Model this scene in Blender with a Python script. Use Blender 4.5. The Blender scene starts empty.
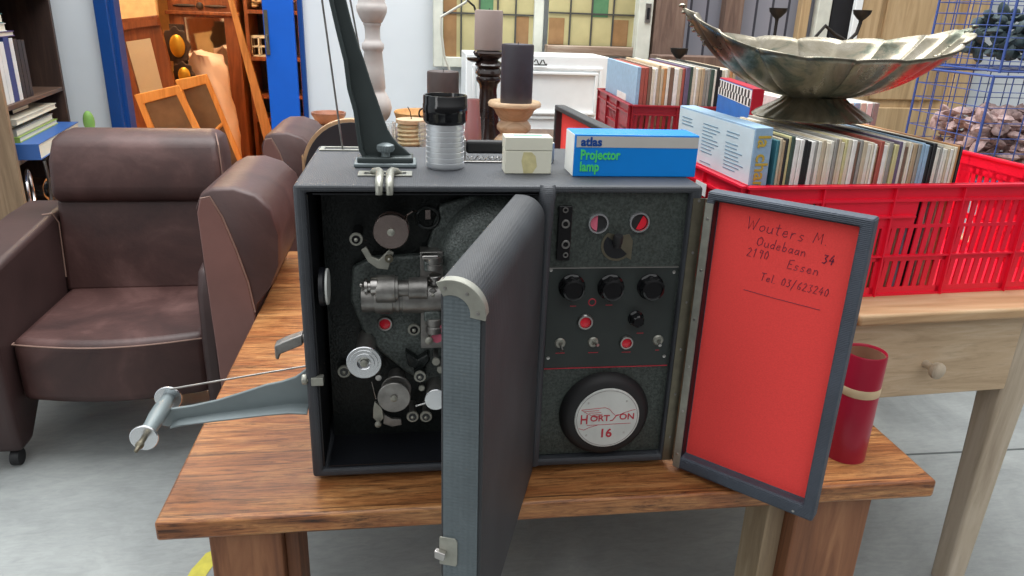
import bpy, bmesh, math, random
from mathutils import Vector, Matrix
random.seed(7)
R = math.radians
COL = bpy.context.scene.collection
V = Vector

# ------------------------------------------------------------------ camera
F = 740.16
CP = V((0.1616, -1.0583, 1.2863))
Mcam = Matrix.Rotation(-0.1430, 3, 'Z') @ Matrix.Rotation(-0.3557, 3, 'X') @ Matrix.Rotation(-0.0355, 3, 'Y')
def _ray(u, v): return Mcam @ V(((u-512)/F, 1, -(v-288)/F))
def aty(u, v, y): d = _ray(u, v); return CP + d*((y-CP.y)/d.y)
def atz(u, v, z): d = _ray(u, v); return CP + d*((z-CP.z)/d.z)
def atx(u, v, x): d = _ray(u, v); return CP + d*((x-CP.x)/d.x)
def pxm(u, v, y, r):  # metres for r pixels at that point
    d = aty(u, v, y)-CP; return r*(Mcam.transposed() @ d).y/F

# ------------------------------------------------------------------ materials
def newmat(name):
    m = bpy.data.materials.new(name); m.use_nodes = True
    nt = m.node_tree; b = nt.nodes['Principled BSDF']
    return m, nt, b
def sset(b, k, v):
    if k in b.inputs: b.inputs[k].default_value = v
def c4(c): return (c[0], c[1], c[2], 1)
def srgb(r, g, b):
    f = lambda x: (x/255/12.92) if x/255 <= .04045 else ((x/255+.055)/1.055)**2.4
    return (f(r), f(g), f(b))
def coords(nt, scale=(1, 1, 1), rot=(0, 0, 0)):
    tc = nt.nodes.new('ShaderNodeTexCoord'); mp = nt.nodes.new('ShaderNodeMapping')
    mp.inputs['Scale'].default_value = scale; mp.inputs['Rotation'].default_value = rot
    nt.links.new(tc.outputs['Object'], mp.inputs['Vector']); return mp.outputs['Vector']
def noise(nt, vec, scale, detail=4, rough=.55, dist=0):
    n = nt.nodes.new('ShaderNodeTexNoise'); n.inputs['Scale'].default_value = scale
    n.inputs['Detail'].default_value = detail; n.inputs['Roughness'].default_value = rough
    n.inputs['Distortion'].default_value = dist
    nt.links.new(vec, n.inputs['Vector']); return n.outputs['Fac']
def ramp(nt, fac, stops):
    r = nt.nodes.new('ShaderNodeValToRGB'); e = r.color_ramp.elements
    e[0].position, e[0].color = stops[0][0], c4(stops[0][1])
    e[1].position, e[1].color = stops[-1][0], c4(stops[-1][1])
    for p, c in stops[1:-1]:
        x = e.new(p); x.color = c4(c)
    nt.links.new(fac, r.inputs['Fac']); return r.outputs['Color']
def bump(nt, b, h, strength=.3, dist=.002):
    n = nt.nodes.new('ShaderNodeBump'); n.inputs['Strength'].default_value = strength
    n.inputs['Distance'].default_value = dist
    nt.links.new(h, n.inputs['Height']); nt.links.new(n.outputs['Normal'], b.inputs['Normal'])
def plain(name, c, rough=.5, metal=0, var=.12, scale=18, bmp=0, bscale=200, **kw):
    m, nt, b = newmat(name)
    vec = coords(nt)
    f = noise(nt, vec, scale)
    lo = tuple(x*(1-var) for x in c); hi = tuple(min(1, x*(1+var)) for x in c)
    nt.links.new(ramp(nt, f, [(.3, lo), (.7, hi)]), b.inputs['Base Color'])
    b.inputs['Roughness'].default_value = rough; b.inputs['Metallic'].default_value = metal
    if bmp: bump(nt, b, noise(nt, vec, bscale, 2), bmp, .001)
    for k, v in kw.items(): sset(b, k.replace('_', ' '), v)
    return m
def wood(name, dark, mid, light, axis='x', rough=.45, scale=1, crack=.0, bmp=.25, coat=0):
    m, nt, b = newmat(name)
    s = {'x': (1.2, 14, 14), 'y': (14, 1.2, 14), 'z': (14, 14, 1.2)}[axis]
    s = tuple(k*scale for k in s)
    vec = coords(nt, s)
    f1 = noise(nt, vec, 1.6, 8, .62, 1.2)
    col = ramp(nt, f1, [(.25, dark), (.5, mid), (.75, light)])
    f2 = noise(nt, vec, 6.5, 6, .7, .4)
    mk = ramp(nt, f2, [(.30, (.35, .3, .25)), (.46, (1, 1, 1))])
    mx = nt.nodes.new('ShaderNodeMixRGB'); mx.blend_type = 'MULTIPLY'; mx.inputs[0].default_value = .25+crack
    nt.links.new(col, mx.inputs[1]); nt.links.new(mk, mx.inputs[2])
    nt.links.new(mx.outputs[0], b.inputs['Base Color'])
    b.inputs['Roughness'].default_value = rough
    sset(b, 'Coat Weight', coat); sset(b, 'Coat Roughness', .25)
    bump(nt, b, f2, bmp, .002)
    return m
def leatherette(name, c, weave=(520, 330, 520), rough=.55, st=.5, rot=(0, 0, 0)):
    m, nt, b = newmat(name)
    vec = coords(nt, rot=rot)
    hs = []
    f = noise(nt, vec, 9, 4)
    nt.links.new(ramp(nt, f, [(.3, tuple(x*.8 for x in c)), (.7, tuple(x*1.25 for x in c))]), b.inputs['Base Color'])
    sep = nt.nodes.new('ShaderNodeSeparateXYZ'); nt.links.new(vec, sep.inputs[0])
    for i, w in enumerate(weave):
        mu = nt.nodes.new('ShaderNodeMath'); mu.operation = 'MULTIPLY'; mu.inputs[1].default_value = w*4.6
        sn = nt.nodes.new('ShaderNodeMath'); sn.operation = 'SINE'
        nt.links.new(sep.outputs[i], mu.inputs[0]); nt.links.new(mu.outputs[0], sn.inputs[0]); hs.append(sn.outputs[0])
    a = nt.nodes.new('ShaderNodeMath'); a.operation = 'ADD'; nt.links.new(hs[0], a.inputs[0]); nt.links.new(hs[1], a.inputs[1])
    a2 = nt.nodes.new('ShaderNodeMath'); a2.operation = 'ADD'; nt.links.new(a.outputs[0], a2.inputs[0]); nt.links.new(hs[2], a2.inputs[1])
    n2 = noise(nt, vec, 160, 3)
    mu = nt.nodes.new('ShaderNodeMath'); mu.operation = 'MULTIPLY'; mu.inputs[1].default_value = 5; nt.links.new(n2, mu.inputs[0])
    a3 = nt.nodes.new('ShaderNodeMath'); a3.operation = 'ADD'; nt.links.new(a2.outputs[0], a3.inputs[0]); nt.links.new(mu.outputs[0], a3.inputs[1])
    bump(nt, b, a3.outputs[0], st*.7, .0004)
    b.inputs['Roughness'].default_value = rough
    return m
def hammered(name, c, rough=.38, metal=.3, sc=150, st=.5):
    m, nt, b = newmat(name); vec = coords(nt)
    vo = nt.nodes.new('ShaderNodeTexVoronoi'); vo.inputs['Scale'].default_value = sc
    nt.links.new(vec, vo.inputs['Vector'])
    f = noise(nt, vec, sc*.8, 3)
    nt.links.new(ramp(nt, f, [(.35, tuple(x*.65 for x in c)), (.65, tuple(x*1.5 for x in c))]), b.inputs['Base Color'])
    bump(nt, b, vo.outputs['Distance'], st, .0015)
    b.inputs['Roughness'].default_value = rough; b.inputs['Metallic'].default_value = metal
    return m

K = {}
K['leatherette'] = leatherette('grey_blue_leatherette', srgb(58, 61, 66), st=.4)
K['leatherette_dark'] = leatherette('dark_leatherette', srgb(50, 52, 55), st=.25)
K['leather_ribbed'] = leatherette('ribbed_leatherette', srgb(66, 74, 86), weave=(0, 0, 520), st=1.2)
K['inner_black'] = plain('black_lining', (.006, .007, .010), .45, bmp=.2)
K['hammer_dark'] = hammered('dark_hammered_paint', (.010, .013, .0125), sc=260)
K['hammer_grey'] = hammered('grey_hammered_paint', (.085, .10, .094), sc=300, metal=.1)
K['panel_upper'] = hammered('green_grey_hammered_panel', (.045, .055, .049), sc=330, metal=.15)
K['panel_flat'] = plain('satin_control_panel', (.032, .039, .037), .42, .2, bmp=.1)
K['steel'] = plain('brushed_steel', (.52, .50, .48), .28, 1, .1, 60)
K['steel_pink'] = plain('pinkish_polished_steel', (.50, .41, .38), .25, 1, .12, 40)
K['dull_steel'] = plain('dull_cast_metal', (.30, .29, .275), .42, .85, .25, 50, bmp=.2)
K['alu'] = plain('aluminium', (.74, .75, .77), .25, 1, .05)
K['cast_grey'] = plain('grey_enamelled_casting', srgb(122, 132, 134), .4, .25, .1, 12, bmp=.15, bscale=90)
K['cast_dark'] = plain('dark_enamelled_casting', srgb(66, 74, 74), .38, .25, .1, 12)
K['cream_metal'] = plain('aged_nickel_plate', srgb(158, 158, 148), .4, .5, .15, 60, bmp=.1)
K['brass_dull'] = plain('dull_brass_hinge', srgb(118, 112, 96), .4, .75, .15, 60)
K['black_gloss'] = plain('black_bakelite', (.006, .006, .007), .12, 0)
K['black_matt'] = plain('black_rubber', (.012, .012, .013), .6, bmp=.1)
K['red_lining'] = plain('red_felt_lining', srgb(252, 74, 70), .85, 0, .06, 420, bmp=.6, bscale=500)
K['red_glass'] = plain('red_jewel_glass', (.75, .02, .04), .15)
K['pink_glass'] = plain('pink_indicator', (.55, .12, .18), .25)
K['red_paint'] = plain('red_marking_paint', (.5, .03, .05), .5)
K['ink'] = plain('ballpoint_ink', (.12, .012, .05), .6)
K['white_disc'] = plain('white_enamel', srgb(205, 208, 203), .3)
K['grey_ink'] = plain('grey_line_ink', (.2, .15, .16), .5)
K['blue_box'] = plain('bright_blue_card', srgb(0, 134, 226), .35, var=.03)
K['band_grey'] = plain('pale_grey_print', srgb(196, 192, 186), .4, var=.03)
K['green_ink'] = plain('lime_green_print', srgb(80, 220, 120), .4, var=.02)
K['blue_ink'] = plain('deep_blue_print', srgb(0, 70, 150), .4, var=.02)
K['white_card'] = plain('white_card', srgb(232, 234, 232), .5, var=.03)
K['cream_card'] = plain('cream_plastic', srgb(226, 224, 206), .4, var=.03)
K['stain'] = plain('yellow_adhesive_stain', srgb(208, 198, 148), .6, scale=80)
K['teal'] = plain('teal_label', srgb(100, 165, 140), .5)
K['leather'] = None
m, nt, b = newmat('brown_suede_leather'); vec = coords(nt)
f = noise(nt, vec, 3.5, 6, .6, .6)
nt.links.new(ramp(nt, f, [(.3, srgb(46, 27, 26)), (.52, srgb(70, 45, 42)), (.72, srgb(100, 72, 68))]), b.inputs['Base Color'])
b.inputs['Roughness'].default_value = .5; bump(nt, b, noise(nt, vec, 60, 5), .25, .003); K['leather'] = m
K['leather_side'] = plain('brown_leather_side', srgb(122, 86, 80), .55, var=.15, scale=6, bmp=.2, bscale=60)
K['leather_mid'] = plain('dark_suede_arm', srgb(58, 40, 39), .5, var=.25, scale=5, bmp=.2, bscale=60)
K['leather_dark'] = plain('dark_brown_leather_base', srgb(34, 25, 26), .5, bmp=.15, bscale=80)
K['piping'] = plain('tan_stitching', srgb(140, 112, 100), .6)
# table wood: planks with streaks
m, nt, b = newmat('warm_reclaimed_teak'); vec = coords(nt, (1.3, 9, 9))
f1 = noise(nt, vec, 1.7, 8, .65, 1.4)
c1 = ramp(nt, f1, [(.2, srgb(112, 64, 36)), (.45, srgb(172, 110, 64)), (.6, srgb(206, 148, 92)), (.8, srgb(226, 184, 132))])
f2 = noise(nt, coords(nt, (3.5, 46, 46)), 2.6, 10, .8, 1.2)
c2 = ramp(nt, f2, [(.36, (.10, .08, .08)), (.47, (.62, .58, .56)), (.58, (1.0, 1.0, 1.0))])
tc = nt.nodes.new('ShaderNodeTexCoord'); sp = nt.nodes.new('ShaderNodeSeparateXYZ'); nt.links.new(tc.outputs['Object'], sp.inputs[0])
pl = nt.nodes.new('ShaderNodeMath'); pl.operation = 'MULTIPLY'; pl.inputs[1].default_value = 6.0; nt.links.new(sp.outputs[1], pl.inputs[0])
fl = nt.nodes.new('ShaderNodeMath'); fl.operation = 'FLOOR'; nt.links.new(pl.outputs[0], fl.inputs[0])
wn = nt.nodes.new('ShaderNodeTexWhiteNoise'); wn.noise_dimensions = '1D'; nt.links.new(fl.outputs[0], wn.inputs['W'])
c3 = ramp(nt, wn.outputs['Value'], [(0, (.72, .66, .62)), (1, (1.0, 1.0, 1.0))])
fr = nt.nodes.new('ShaderNodeMath'); fr.operation = 'FRACT'; nt.links.new(pl.outputs[0], fr.inputs[0])
c4_ = ramp(nt, fr.outputs[0], [(0, (.12, .08, .06)), (.03, (1, 1, 1))])
cur = c1
for cc, fac in ((c2, 1.0), (c3, .8), (c4_, .85)):
    mx = nt.nodes.new('ShaderNodeMixRGB'); mx.blend_type = 'MULTIPLY'; mx.inputs[0].default_value = fac
    nt.links.new(cur, mx.inputs[1]); nt.links.new(cc, mx.inputs[2]); cur = mx.outputs[0]
nt.links.new(cur, b.inputs['Base Color']); b.inputs['Roughness'].default_value = .36
bump(nt, b, f2, .3, .002); K['teak'] = m
K['teak_leg'] = wood('teak_leg_wood', srgb(88, 52, 32), srgb(132, 84, 54), srgb(164, 114, 78), 'z', .5)
K['pale_post'] = wood('pale_post_wood', srgb(120, 100, 80), srgb(160, 140, 112), srgb(186, 168, 140), 'z', .6)
K['oldpine'] = wood('weathered_pale_pine', srgb(168, 142, 112), srgb(198, 172, 140), srgb(214, 192, 164), 'x', .6, 1.6, .1)
K['oldpine_z'] = wood('weathered_pale_pine_upright', srgb(156, 138, 118), srgb(190, 174, 152), srgb(208, 194, 176), 'z', .6, .8)
K['pine_top'] = wood('worn_pine_tabletop', srgb(160, 122, 84), srgb(196, 160, 120), srgb(214, 186, 150), 'x', .5)
K['pine_door'] = wood('stripped_pine_door', srgb(150, 122, 86), srgb(186, 158, 118), srgb(204, 178, 140), 'z', .6, .7)
K['dark_wood'] = wood('dark_walnut_shelf', srgb(38, 26, 22), srgb(58, 42, 36), srgb(80, 60, 50), 'z', .5)
K['shelf_wood'] = wood('brown_shelf_board', srgb(62, 46, 38), srgb(86, 66, 54), srgb(108, 86, 70), 'y', .5)
K['light_wood'] = wood('light_oak_end', srgb(110, 88, 66), srgb(140, 116, 90), srgb(160, 136, 108), 'z', .5)
K['mahogany'] = wood('mahogany', srgb(92, 46, 26), srgb(130, 72, 42), srgb(156, 94, 56), 'z', .35)
K['pine_orange'] = wood('orange_pine', srgb(206, 136, 64), srgb(232, 166, 90), srgb(244, 190, 118), 'z', .45)
K['rough_board'] = wood('rough_pale_board', srgb(150, 104, 60), srgb(196, 146, 92), srgb(214, 170, 120), 'z', .7)
K['gold'] = plain('gilt_relief', srgb(220, 170, 60), .35, .7)
K['mirror'] = plain('old_mirror', (.75, .72, .66), .06, 1, .02)
K['blue_paint'] = plain('bright_blue_door_paint', srgb(0, 92, 200), .5, 0, .06, 4, bmp=.05)
K['blue_frame'] = plain('dark_blue_frame_paint', srgb(16, 66, 132), .4, 0, .06, 4)
K['wall_white'] = plain('white_plaster', srgb(214, 220, 224), .8, 0, .03, 3, bmp=.1, bscale=40)
K['wall_warm'] = plain('warm_plaster', srgb(226, 196, 150), .8)
K['cloth'] = plain('blush_white_fabric', srgb(240, 214, 200), .8, 0, .06, 8, bmp=.3, bscale=30)
K['crate_red'] = plain('bright_red_plastic', srgb(240, 28, 58), .35, 0, .04)
K['crate_dark'] = plain('brick_red_plastic', srgb(158, 34, 46), .4, 0, .06)
K['tube_red'] = plain('crimson_card_tube', srgb(160, 24, 50), .3, 0, .05)
K['tape'] = plain('masking_tape', srgb(214, 188, 150), .6)
K['cardboard'] = plain('tube_inner_card', srgb(150, 110, 86), .8)
m, nt, b = newmat('tarnished_silver'); vec = coords(nt)
f = noise(nt, vec, 7, 8, .7, 1)
nt.links.new(ramp(nt, f, [(.3, (.10, .075, .045)), (.40, (.15, .165, .13)), (.47, (.27, .24, .18)), (.72, (.42, .385, .32))]), b.inputs['Base Color'])
nt.links.new(ramp(nt, f, [(.3, (.45,)*3), (.7, (.2,)*3)]), b.inputs['Roughness'])
b.inputs['Metallic'].default_value = .95; bump(nt, b, noise(nt, vec, 90, 4), .15, .002); K['silver'] = m
K['iron'] = plain('wrought_iron', (.03, .027, .025), .5, .6)
K['taupe_wax'] = plain('taupe_wax', srgb(158, 142, 136), .5, 0, .05)
K['black_wax'] = plain('charcoal_wax', srgb(52, 48, 56), .5, 0, .15, 30)
K['brown_wax'] = plain('dark_brown_wax', srgb(74, 64, 62), .5, 0, .15, 30)
K['turned_wood'] = wood('turned_limed_wood', srgb(166, 132, 100), srgb(196, 166, 132), srgb(214, 190, 160), 'x', .45)
K['dark_turned'] = plain('dark_lacquered_wood', srgb(44, 32, 30), .18, 0, .3, 12)
K['baluster'] = plain('chalk_white_paint', srgb(190, 184, 180), .6, 0, .08, 14)
K['twine'] = plain('jute_twine', srgb(206, 188, 150), .8, 0, .15, 60, bmp=.6, bscale=200)
K['wicker'] = plain('honey_wicker', srgb(200, 150, 92), .6, 0, .2, 60, bmp=.5, bscale=150)
m, nt, b = newmat('clear_glass'); b.inputs['Base Color'].default_value = (.95, .97, .97, 1); b.inputs['Roughness'].default_value = .05
sset(b, 'Transmission Weight', .85); sset(b, 'IOR', 1.3); K['glass'] = m
m, nt, b = newmat('rose_glass'); b.inputs['Base Color'].default_value = c4(srgb(200, 150, 150)); b.inputs['Roughness'].default_value = .1
sset(b, 'Transmission Weight', .5); K['rose'] = m
K['amber'] = plain('amber_leaded_glass', srgb(186, 176, 130), .25, 0, .1, 8)
K['orange_glass'] = plain('orange_leaded_glass', srgb(150, 116, 80), .25)
K['green_glass'] = plain('green_leaded_glass', srgb(90, 132, 96), .25)
K['lead'] = plain('lead_came', (.09, .09, .08), .5, .5)
K['white_paint'] = plain('white_gloss_paint', srgb(236, 240, 240), .4, 0, .03)
K['old_white'] = plain('flaking_white_paint', srgb(206, 208, 196), .6, 0, .1, 14)
K['weathered'] = wood('weathered_brown_timber', srgb(74, 56, 48), srgb(112, 90, 78), srgb(140, 118, 104), 'z', .7)
K['sill'] = wood('peeling_sill', srgb(110, 84, 68), srgb(150, 128, 110), srgb(200, 190, 176), 'x', .7)
m, nt, b = newmat('grey_blue_boards'); vec = coords(nt)
sp = nt.nodes.new('ShaderNodeSeparateXYZ'); nt.links.new(vec, sp.inputs[0])
pl = nt.nodes.new('ShaderNodeMath'); pl.operation = 'MULTIPLY'; pl.inputs[1].default_value = 11; nt.links.new(sp.outputs[0], pl.inputs[0])
fr = nt.nodes.new('ShaderNodeMath'); fr.operation = 'FRACT'; nt.links.new(pl.outputs[0], fr.inputs[0])
nt.links.new(ramp(nt, fr.outputs[0], [(0, srgb(60, 60, 70)), (.14, srgb(62, 62, 72)), (.16, srgb(138, 140, 150)), (1, srgb(146, 146, 156))]), b.inputs['Base Color'])
b.inputs['Roughness'].default_value = .6; K['boards'] = m
K['blue_wire'] = plain('blue_coated_wire', srgb(60, 84, 150), .4, 0, .05)
K['blue_plastic'] = plain('blue_plastic_tag', srgb(40, 90, 190), .4)
K['dried'] = plain('dried_petals', srgb(176, 150, 146), .8, 0, .35, 60, bmp=.5)
K['foliage'] = plain('dark_plastic_leaves', srgb(50, 66, 70), .6, 0, .4, 60)
K['purple_cloth'] = plain('grey_purple_cloth', srgb(80, 80, 130), .8)
K['chair_black'] = plain('black_chair_upholstery', srgb(34, 36, 42), .6, bmp=.2)
K['tan_ply'] = plain('tan_plywood_edge', srgb(176, 146, 112), .5)
K['bowl_wood'] = plain('glazed_brown_bowl', srgb(150, 100, 76), .3, 0, .3, 20)
# floor concrete
m, nt, b = newmat('worn_grey_concrete'); vec = coords(nt)
f = noise(nt, vec, 2.2, 8, .65, .8)
f3 = noise(nt, coords(nt, (1, 3.5, 1)), 14, 6, .7, 1.5)
cA = ramp(nt, f, [(.3, srgb(128, 132, 132)), (.7, srgb(166, 170, 168))]); cB = ramp(nt, f3, [(.35, (.78, .78, .78)), (.6, (1, 1, 1))])
mx = nt.nodes.new('ShaderNodeMixRGB'); mx.blend_type = 'MULTIPLY'; mx.inputs[0].default_value = .6
nt.links.new(cA, mx.inputs[1]); nt.links.new(cB, mx.inputs[2]); nt.links.new(mx.outputs[0], b.inputs['Base Color'])
b.inputs['Roughness'].default_value = .38; bump(nt, b, f3, .15, .003); K['floor'] = m
K['yellow_paint'] = plain('yellow_floor_paint', srgb(198, 188, 70), .5, 0, .15, 30)
K['joint'] = plain('dark_floor_joint', srgb(80, 84, 84), .7)
K['floor_orange'] = wood('warm_plank_floor', srgb(150, 92, 44), srgb(196, 130, 66), srgb(216, 152, 84), 'y', .3)

# ------------------------------------------------------------------ geometry helpers
def wm(o):
    m = o.matrix_basis.copy()
    while o.parent: o = o.parent; m = o.matrix_basis @ m
    return m
class MB:
    def __init__(s): s.v = []; s.f = []
    def add(s, vs, fs):
        n = len(s.v); s.v += [V(p) for p in vs]; s.f += [tuple(i+n for i in f) for f in fs]; return s
    def box(s, x0, x1, y0, y1, z0, z1):
        return s.add([(x0, y0, z0), (x1, y0, z0), (x1, y1, z0), (x0, y1, z0), (x0, y0, z1), (x1, y0, z1), (x1, y1, z1), (x0, y1, z1)],
                     [(0, 3, 2, 1), (4, 5, 6, 7), (0, 1, 5, 4), (1, 2, 6, 5), (2, 3, 7, 6), (3, 0, 4, 7)])
    def prism(s, poly, o, ax, ay, n, t):
        """poly in (ax, ay) plane through o, extruded by n*t; poly counter-clockwise or not, fixed later"""
        o = V(o); ax = V(ax); ay = V(ay); n = V(n).normalized()*t; k = len(poly)
        a = [o+ax*p[0]+ay*p[1] for p in poly]; b = [p+n for p in a]
        return s.add(a+b, [tuple(range(k))[::-1], tuple(range(k, 2*k))]+[(i, (i+1) % k, k+(i+1) % k, k+i) for i in range(k)])
    def loft(s, loops, closed=True, cap=True):
        k = len(loops[0]); vs = [p for l in loops for p in l]; fs = []
        for j in range(len(loops)-1):
            for i in range(k if closed else k-1):
                i2 = (i+1) % k; fs.append((j*k+i, j*k+i2, (j+1)*k+i2, (j+1)*k+i))
        if cap: fs.append(tuple(range(k))[::-1]); fs.append(tuple((len(loops)-1)*k+i for i in range(k)))
        return s.add(vs, fs)
    def lathe(s, prof, o=(0, 0, 0), axis=(0, 0, 1), seg=32, cap=True, sx=1):
        o = V(o); q = V((0, 0, 1)).rotation_difference(V(axis).normalized()).to_matrix()
        loops = [[o+q @ V((max(r, 1e-5)*math.cos(2*math.pi*i/seg)*sx, max(r, 1e-5)*math.sin(2*math.pi*i/seg), z)) for i in range(seg)] for r, z in prof]
        return s.loft(loops, True, cap)
    def cyl(s, p0, p1, r0, r1=None, seg=24):
        p0 = V(p0); p1 = V(p1); L = (p1-p0).length
        return s.lathe([(r0, 0), (r0 if r1 is None else r1, L)], p0, p1-p0, seg)
    def tube(s, pts, r, seg=8, cap=True, closed=False):
        pts = [V(p) for p in pts]; n = len(pts); loops = []; up = None
        for i, p in enumerate(pts):
            if closed: t = pts[(i+1) % n]-pts[i-1]
            else: t = pts[min(i+1, n-1)]-pts[max(i-1, 0)]
            t.normalize()
            if up is None: up = V((0, 0, 1)) if abs(t.z) < .9 else V((0, 1, 0))
            a = t.cross(up); 
            if a.length < 1e-6: a = t.orthogonal()
            a.normalize(); bb = a.cross(t); up = bb
            rr = r[i] if isinstance(r, (list, tuple)) else r
            loops.append([p+a*math.cos(2*math.pi*k/seg)*rr+bb*math.sin(2*math.pi*k/seg)*rr for k in range(seg)])
        if closed: loops.append(loops[0]); cap = False
        return s.loft(loops, True, cap)
    def sphere(s, c, r, seg=16, sc=(1, 1, 1)):
        c = V(c); k = seg//2
        loops = [[c+V((sc[0]*max(r*math.sin(math.pi*j/k), 1e-5)*math.cos(2*math.pi*i/seg), sc[1]*max(r*math.sin(math.pi*j/k), 1e-5)*math.sin(2*math.pi*i/seg), -sc[2]*r*math.cos(math.pi*j/k))) for i in range(seg)] for j in range(k+1)]
        return s.loft(loops, True, False)
    def torus(s, c, axis, Rr, r, seg=40, k=10):
        q = V((0, 0, 1)).rotation_difference(V(axis).normalized()).to_matrix(); c = V(c)
        return s.tube([c+q @ V((Rr*math.cos(2*math.pi*i/seg), Rr*math.sin(2*math.pi*i/seg), 0)) for i in range(seg)], r, k, closed=True)
    def xf(s, M): s.v = [M @ p for p in s.v]; return s
    def build(s, name, mat, parent=None, loc=None, bevel=0, seg=2, ang=35, sub=0, local=False):
        me = bpy.data.meshes.new(name); vs = s.v
        if parent is not None and not local:
            I = wm(parent).inverted(); vs = [I @ p for p in vs]
        elif loc is not None: l = V(loc); vs = [p-l for p in vs]
        me.from_pydata([tuple(p) for p in vs], [], s.f); me.update()
        bm = bmesh.new(); bm.from_mesh(me); bmesh.ops.recalc_face_normals(bm, faces=bm.faces); bm.to_mesh(me); bm.free()
        for p in me.polygons: p.use_smooth = True
        me.set_sharp_from_angle(angle=R(ang))
        o = bpy.data.objects.new(name, me); COL.objects.link(o)
        if mat: me.materials.append(K[mat] if isinstance(mat, str) else mat)
        if parent is not None: o.parent = parent
        elif loc is not None: o.location = loc
        if bevel:
            md = o.modifiers.new('bevel', 'BEVEL'); md.width = bevel; md.segments = seg; md.limit_method = 'ANGLE'; md.angle_limit = R(30)
            md.use_clamp_overlap = True
            for p in me.polygons: p.use_smooth = True
            if bevel: md.harden_normals = False
        if sub:
            md = o.modifiers.new('sub', 'SUBSURF'); md.levels = sub; md.render_levels = sub
        return o
def tag(o, label=None, cat=None, group=None, kind=None):
    if label: o['label'] = label
    if cat: o['category'] = cat
    if group: o['group'] = group
    if kind: o['kind'] = kind
    return o
def thing(name, label, cat, loc=(0, 0, 0), group=None, rz=0):
    o = bpy.data.objects.new(name, None); COL.objects.link(o); o.location = loc; o.rotation_euler = (0, 0, rz)
    o.empty_display_size = .05
    return tag(o, label, cat, group)
def copy_tree(o, parent=None):
    c = o.copy(); COL.objects.link(c)
    if parent: c.parent = parent
    for ch in list(o.children): copy_tree(ch, c)
    return c
def struct(name, mb, mat, **kw):
    return tag(mb.build(name, mat, **kw), kind='structure')
def frame_mat(o, ax, ay):
    ax = V(ax).normalized(); ay = V(ay).normalized(); az = ax.cross(ay)
    m = Matrix((ax, ay, az)).transposed().to_4x4(); m.translation = V(o); return m
def text(name, s, size, o, ax, ay, mat, parent, bold=0, ext=.0004, align='LEFT', sx=1, label=None):
    cu = bpy.data.curves.new(name, 'FONT'); cu.body = s; cu.size = size; cu.extrude = ext; cu.offset = bold; cu.align_x = align
    cu.resolution_u = 3
    ob = bpy.data.objects.new(name, cu); COL.objects.link(ob)
    dg = bpy.context.evaluated_depsgraph_get(); me = bpy.data.meshes.new_from_object(ob.evaluated_get(dg))
    bpy.data.objects.remove(ob); bpy.data.curves.remove(cu)
    M = wm(parent).inverted() @ frame_mat(o, ax, ay) @ Matrix.Diagonal((sx, 1, 1, 1))
    me.transform(M); me.materials.clear(); me.materials.append(K[mat]); me.name = name
    o2 = bpy.data.objects.new(name, me); COL.objects.link(o2); o2.parent = parent
    if label: o2['label'] = label
    return o2
def ordinal(i):
    o = ['first', 'second', 'third', 'fourth', 'fifth', 'sixth', 'seventh', 'eighth', 'ninth', 'tenth', 'eleventh', 'twelfth', 'thirteenth', 'fourteenth', 'fifteenth',
         'sixteenth', 'seventeenth', 'eighteenth', 'nineteenth']
    t = {2: 'twenty', 3: 'thirty', 4: 'forty', 5: 'fifty'}
    if i < 20: return o[i-1]
    if i % 10 == 0: return {2: 'twentieth', 3: 'thirtieth', 4: 'fortieth', 5: 'fiftieth'}[i//10]
    return t[i//10]+'-'+o[i % 10-1]
def arc(cx, cy, r, a0, a1, n):
    return [(cx+r*math.cos(R(a0+(a1-a0)*i/n)), cy+r*math.sin(R(a0+(a1-a0)*i/n))) for i in range(n+1)]

# ------------------------------------------------------------------ setting
struct('floor', MB().box(-2.4, 4.2, -1.6, 3.02, -.05, 0), 'floor')
struct('floor_back_room', MB().box(-3.6, .1, 3.02, 7.0, -.05, 0), 'floor_orange')
struct('wall_left', MB().box(-2.5, -2.4, -1.6, 3.0, 0, 2.9), 'wall_white')
w = MB(); w.box(-2.4, -1.335, 3.0, 3.12, 0, 2.9); w.box(-.375, 4.2, 3.0, 3.12, 0, 2.9); w.box(-1.335, -.375, 3.0, 3.12, 2.15, 2.9)
struct('wall_back', w, 'wall_white')
w = MB(); w.box(-3.7, -3.6, 3.12, 7.0, 0, 2.8); struct('wall_back_room_left', w, 'wall_warm')
struct('wall_back_room_right', MB().box(.1, .2, 3.12, 7.0, 0, 2.8), 'wall_warm')
struct('wall_back_room_back', MB().box(-3.7, .2, 7.0, 7.1, 0, 2.8), 'wall_warm')
struct('ceiling_back_room', MB().box(-3.7, .2, 3.12, 7.1, 2.8, 2.9), 'wall_warm')
# door casing and blue leaf
w = MB(); w.box(-1.332, -1.272, 2.96, 3.14, 0, 2.16); w.box(-.385, -.36, 2.97, 3.14, 0, 2.16); w.box(-1.332, -.36, 2.96, 3.14, 2.12, 2.2)
struct('door_1_frame', w, 'blue_frame', bevel=.004)
w = MB(); w.box(-1.272, -1.252, 3.0, 3.08, 0, 2.12); struct('trim_1', w, 'blue_frame')
dl = MB(); dl.box(-.545, -.40, 2.93, 2.975, .01, 2.1)
d = struct('door_1', dl, 'blue_paint', bevel=.004)
hd = MB(); hd.cyl((-.53, 2.925, 1.14), (-.53, 2.89, 1.14), .006); hd.tube([(-.53, 2.89, 1.14), (-.528, 2.885, 1.12), (-.526, 2.885, 1.07)], .006); hd.box(-.54, -.522, 2.925, 2.93, 1.05, 1.26)
hd.build('door_handle', 'brass_dull', d)
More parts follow.
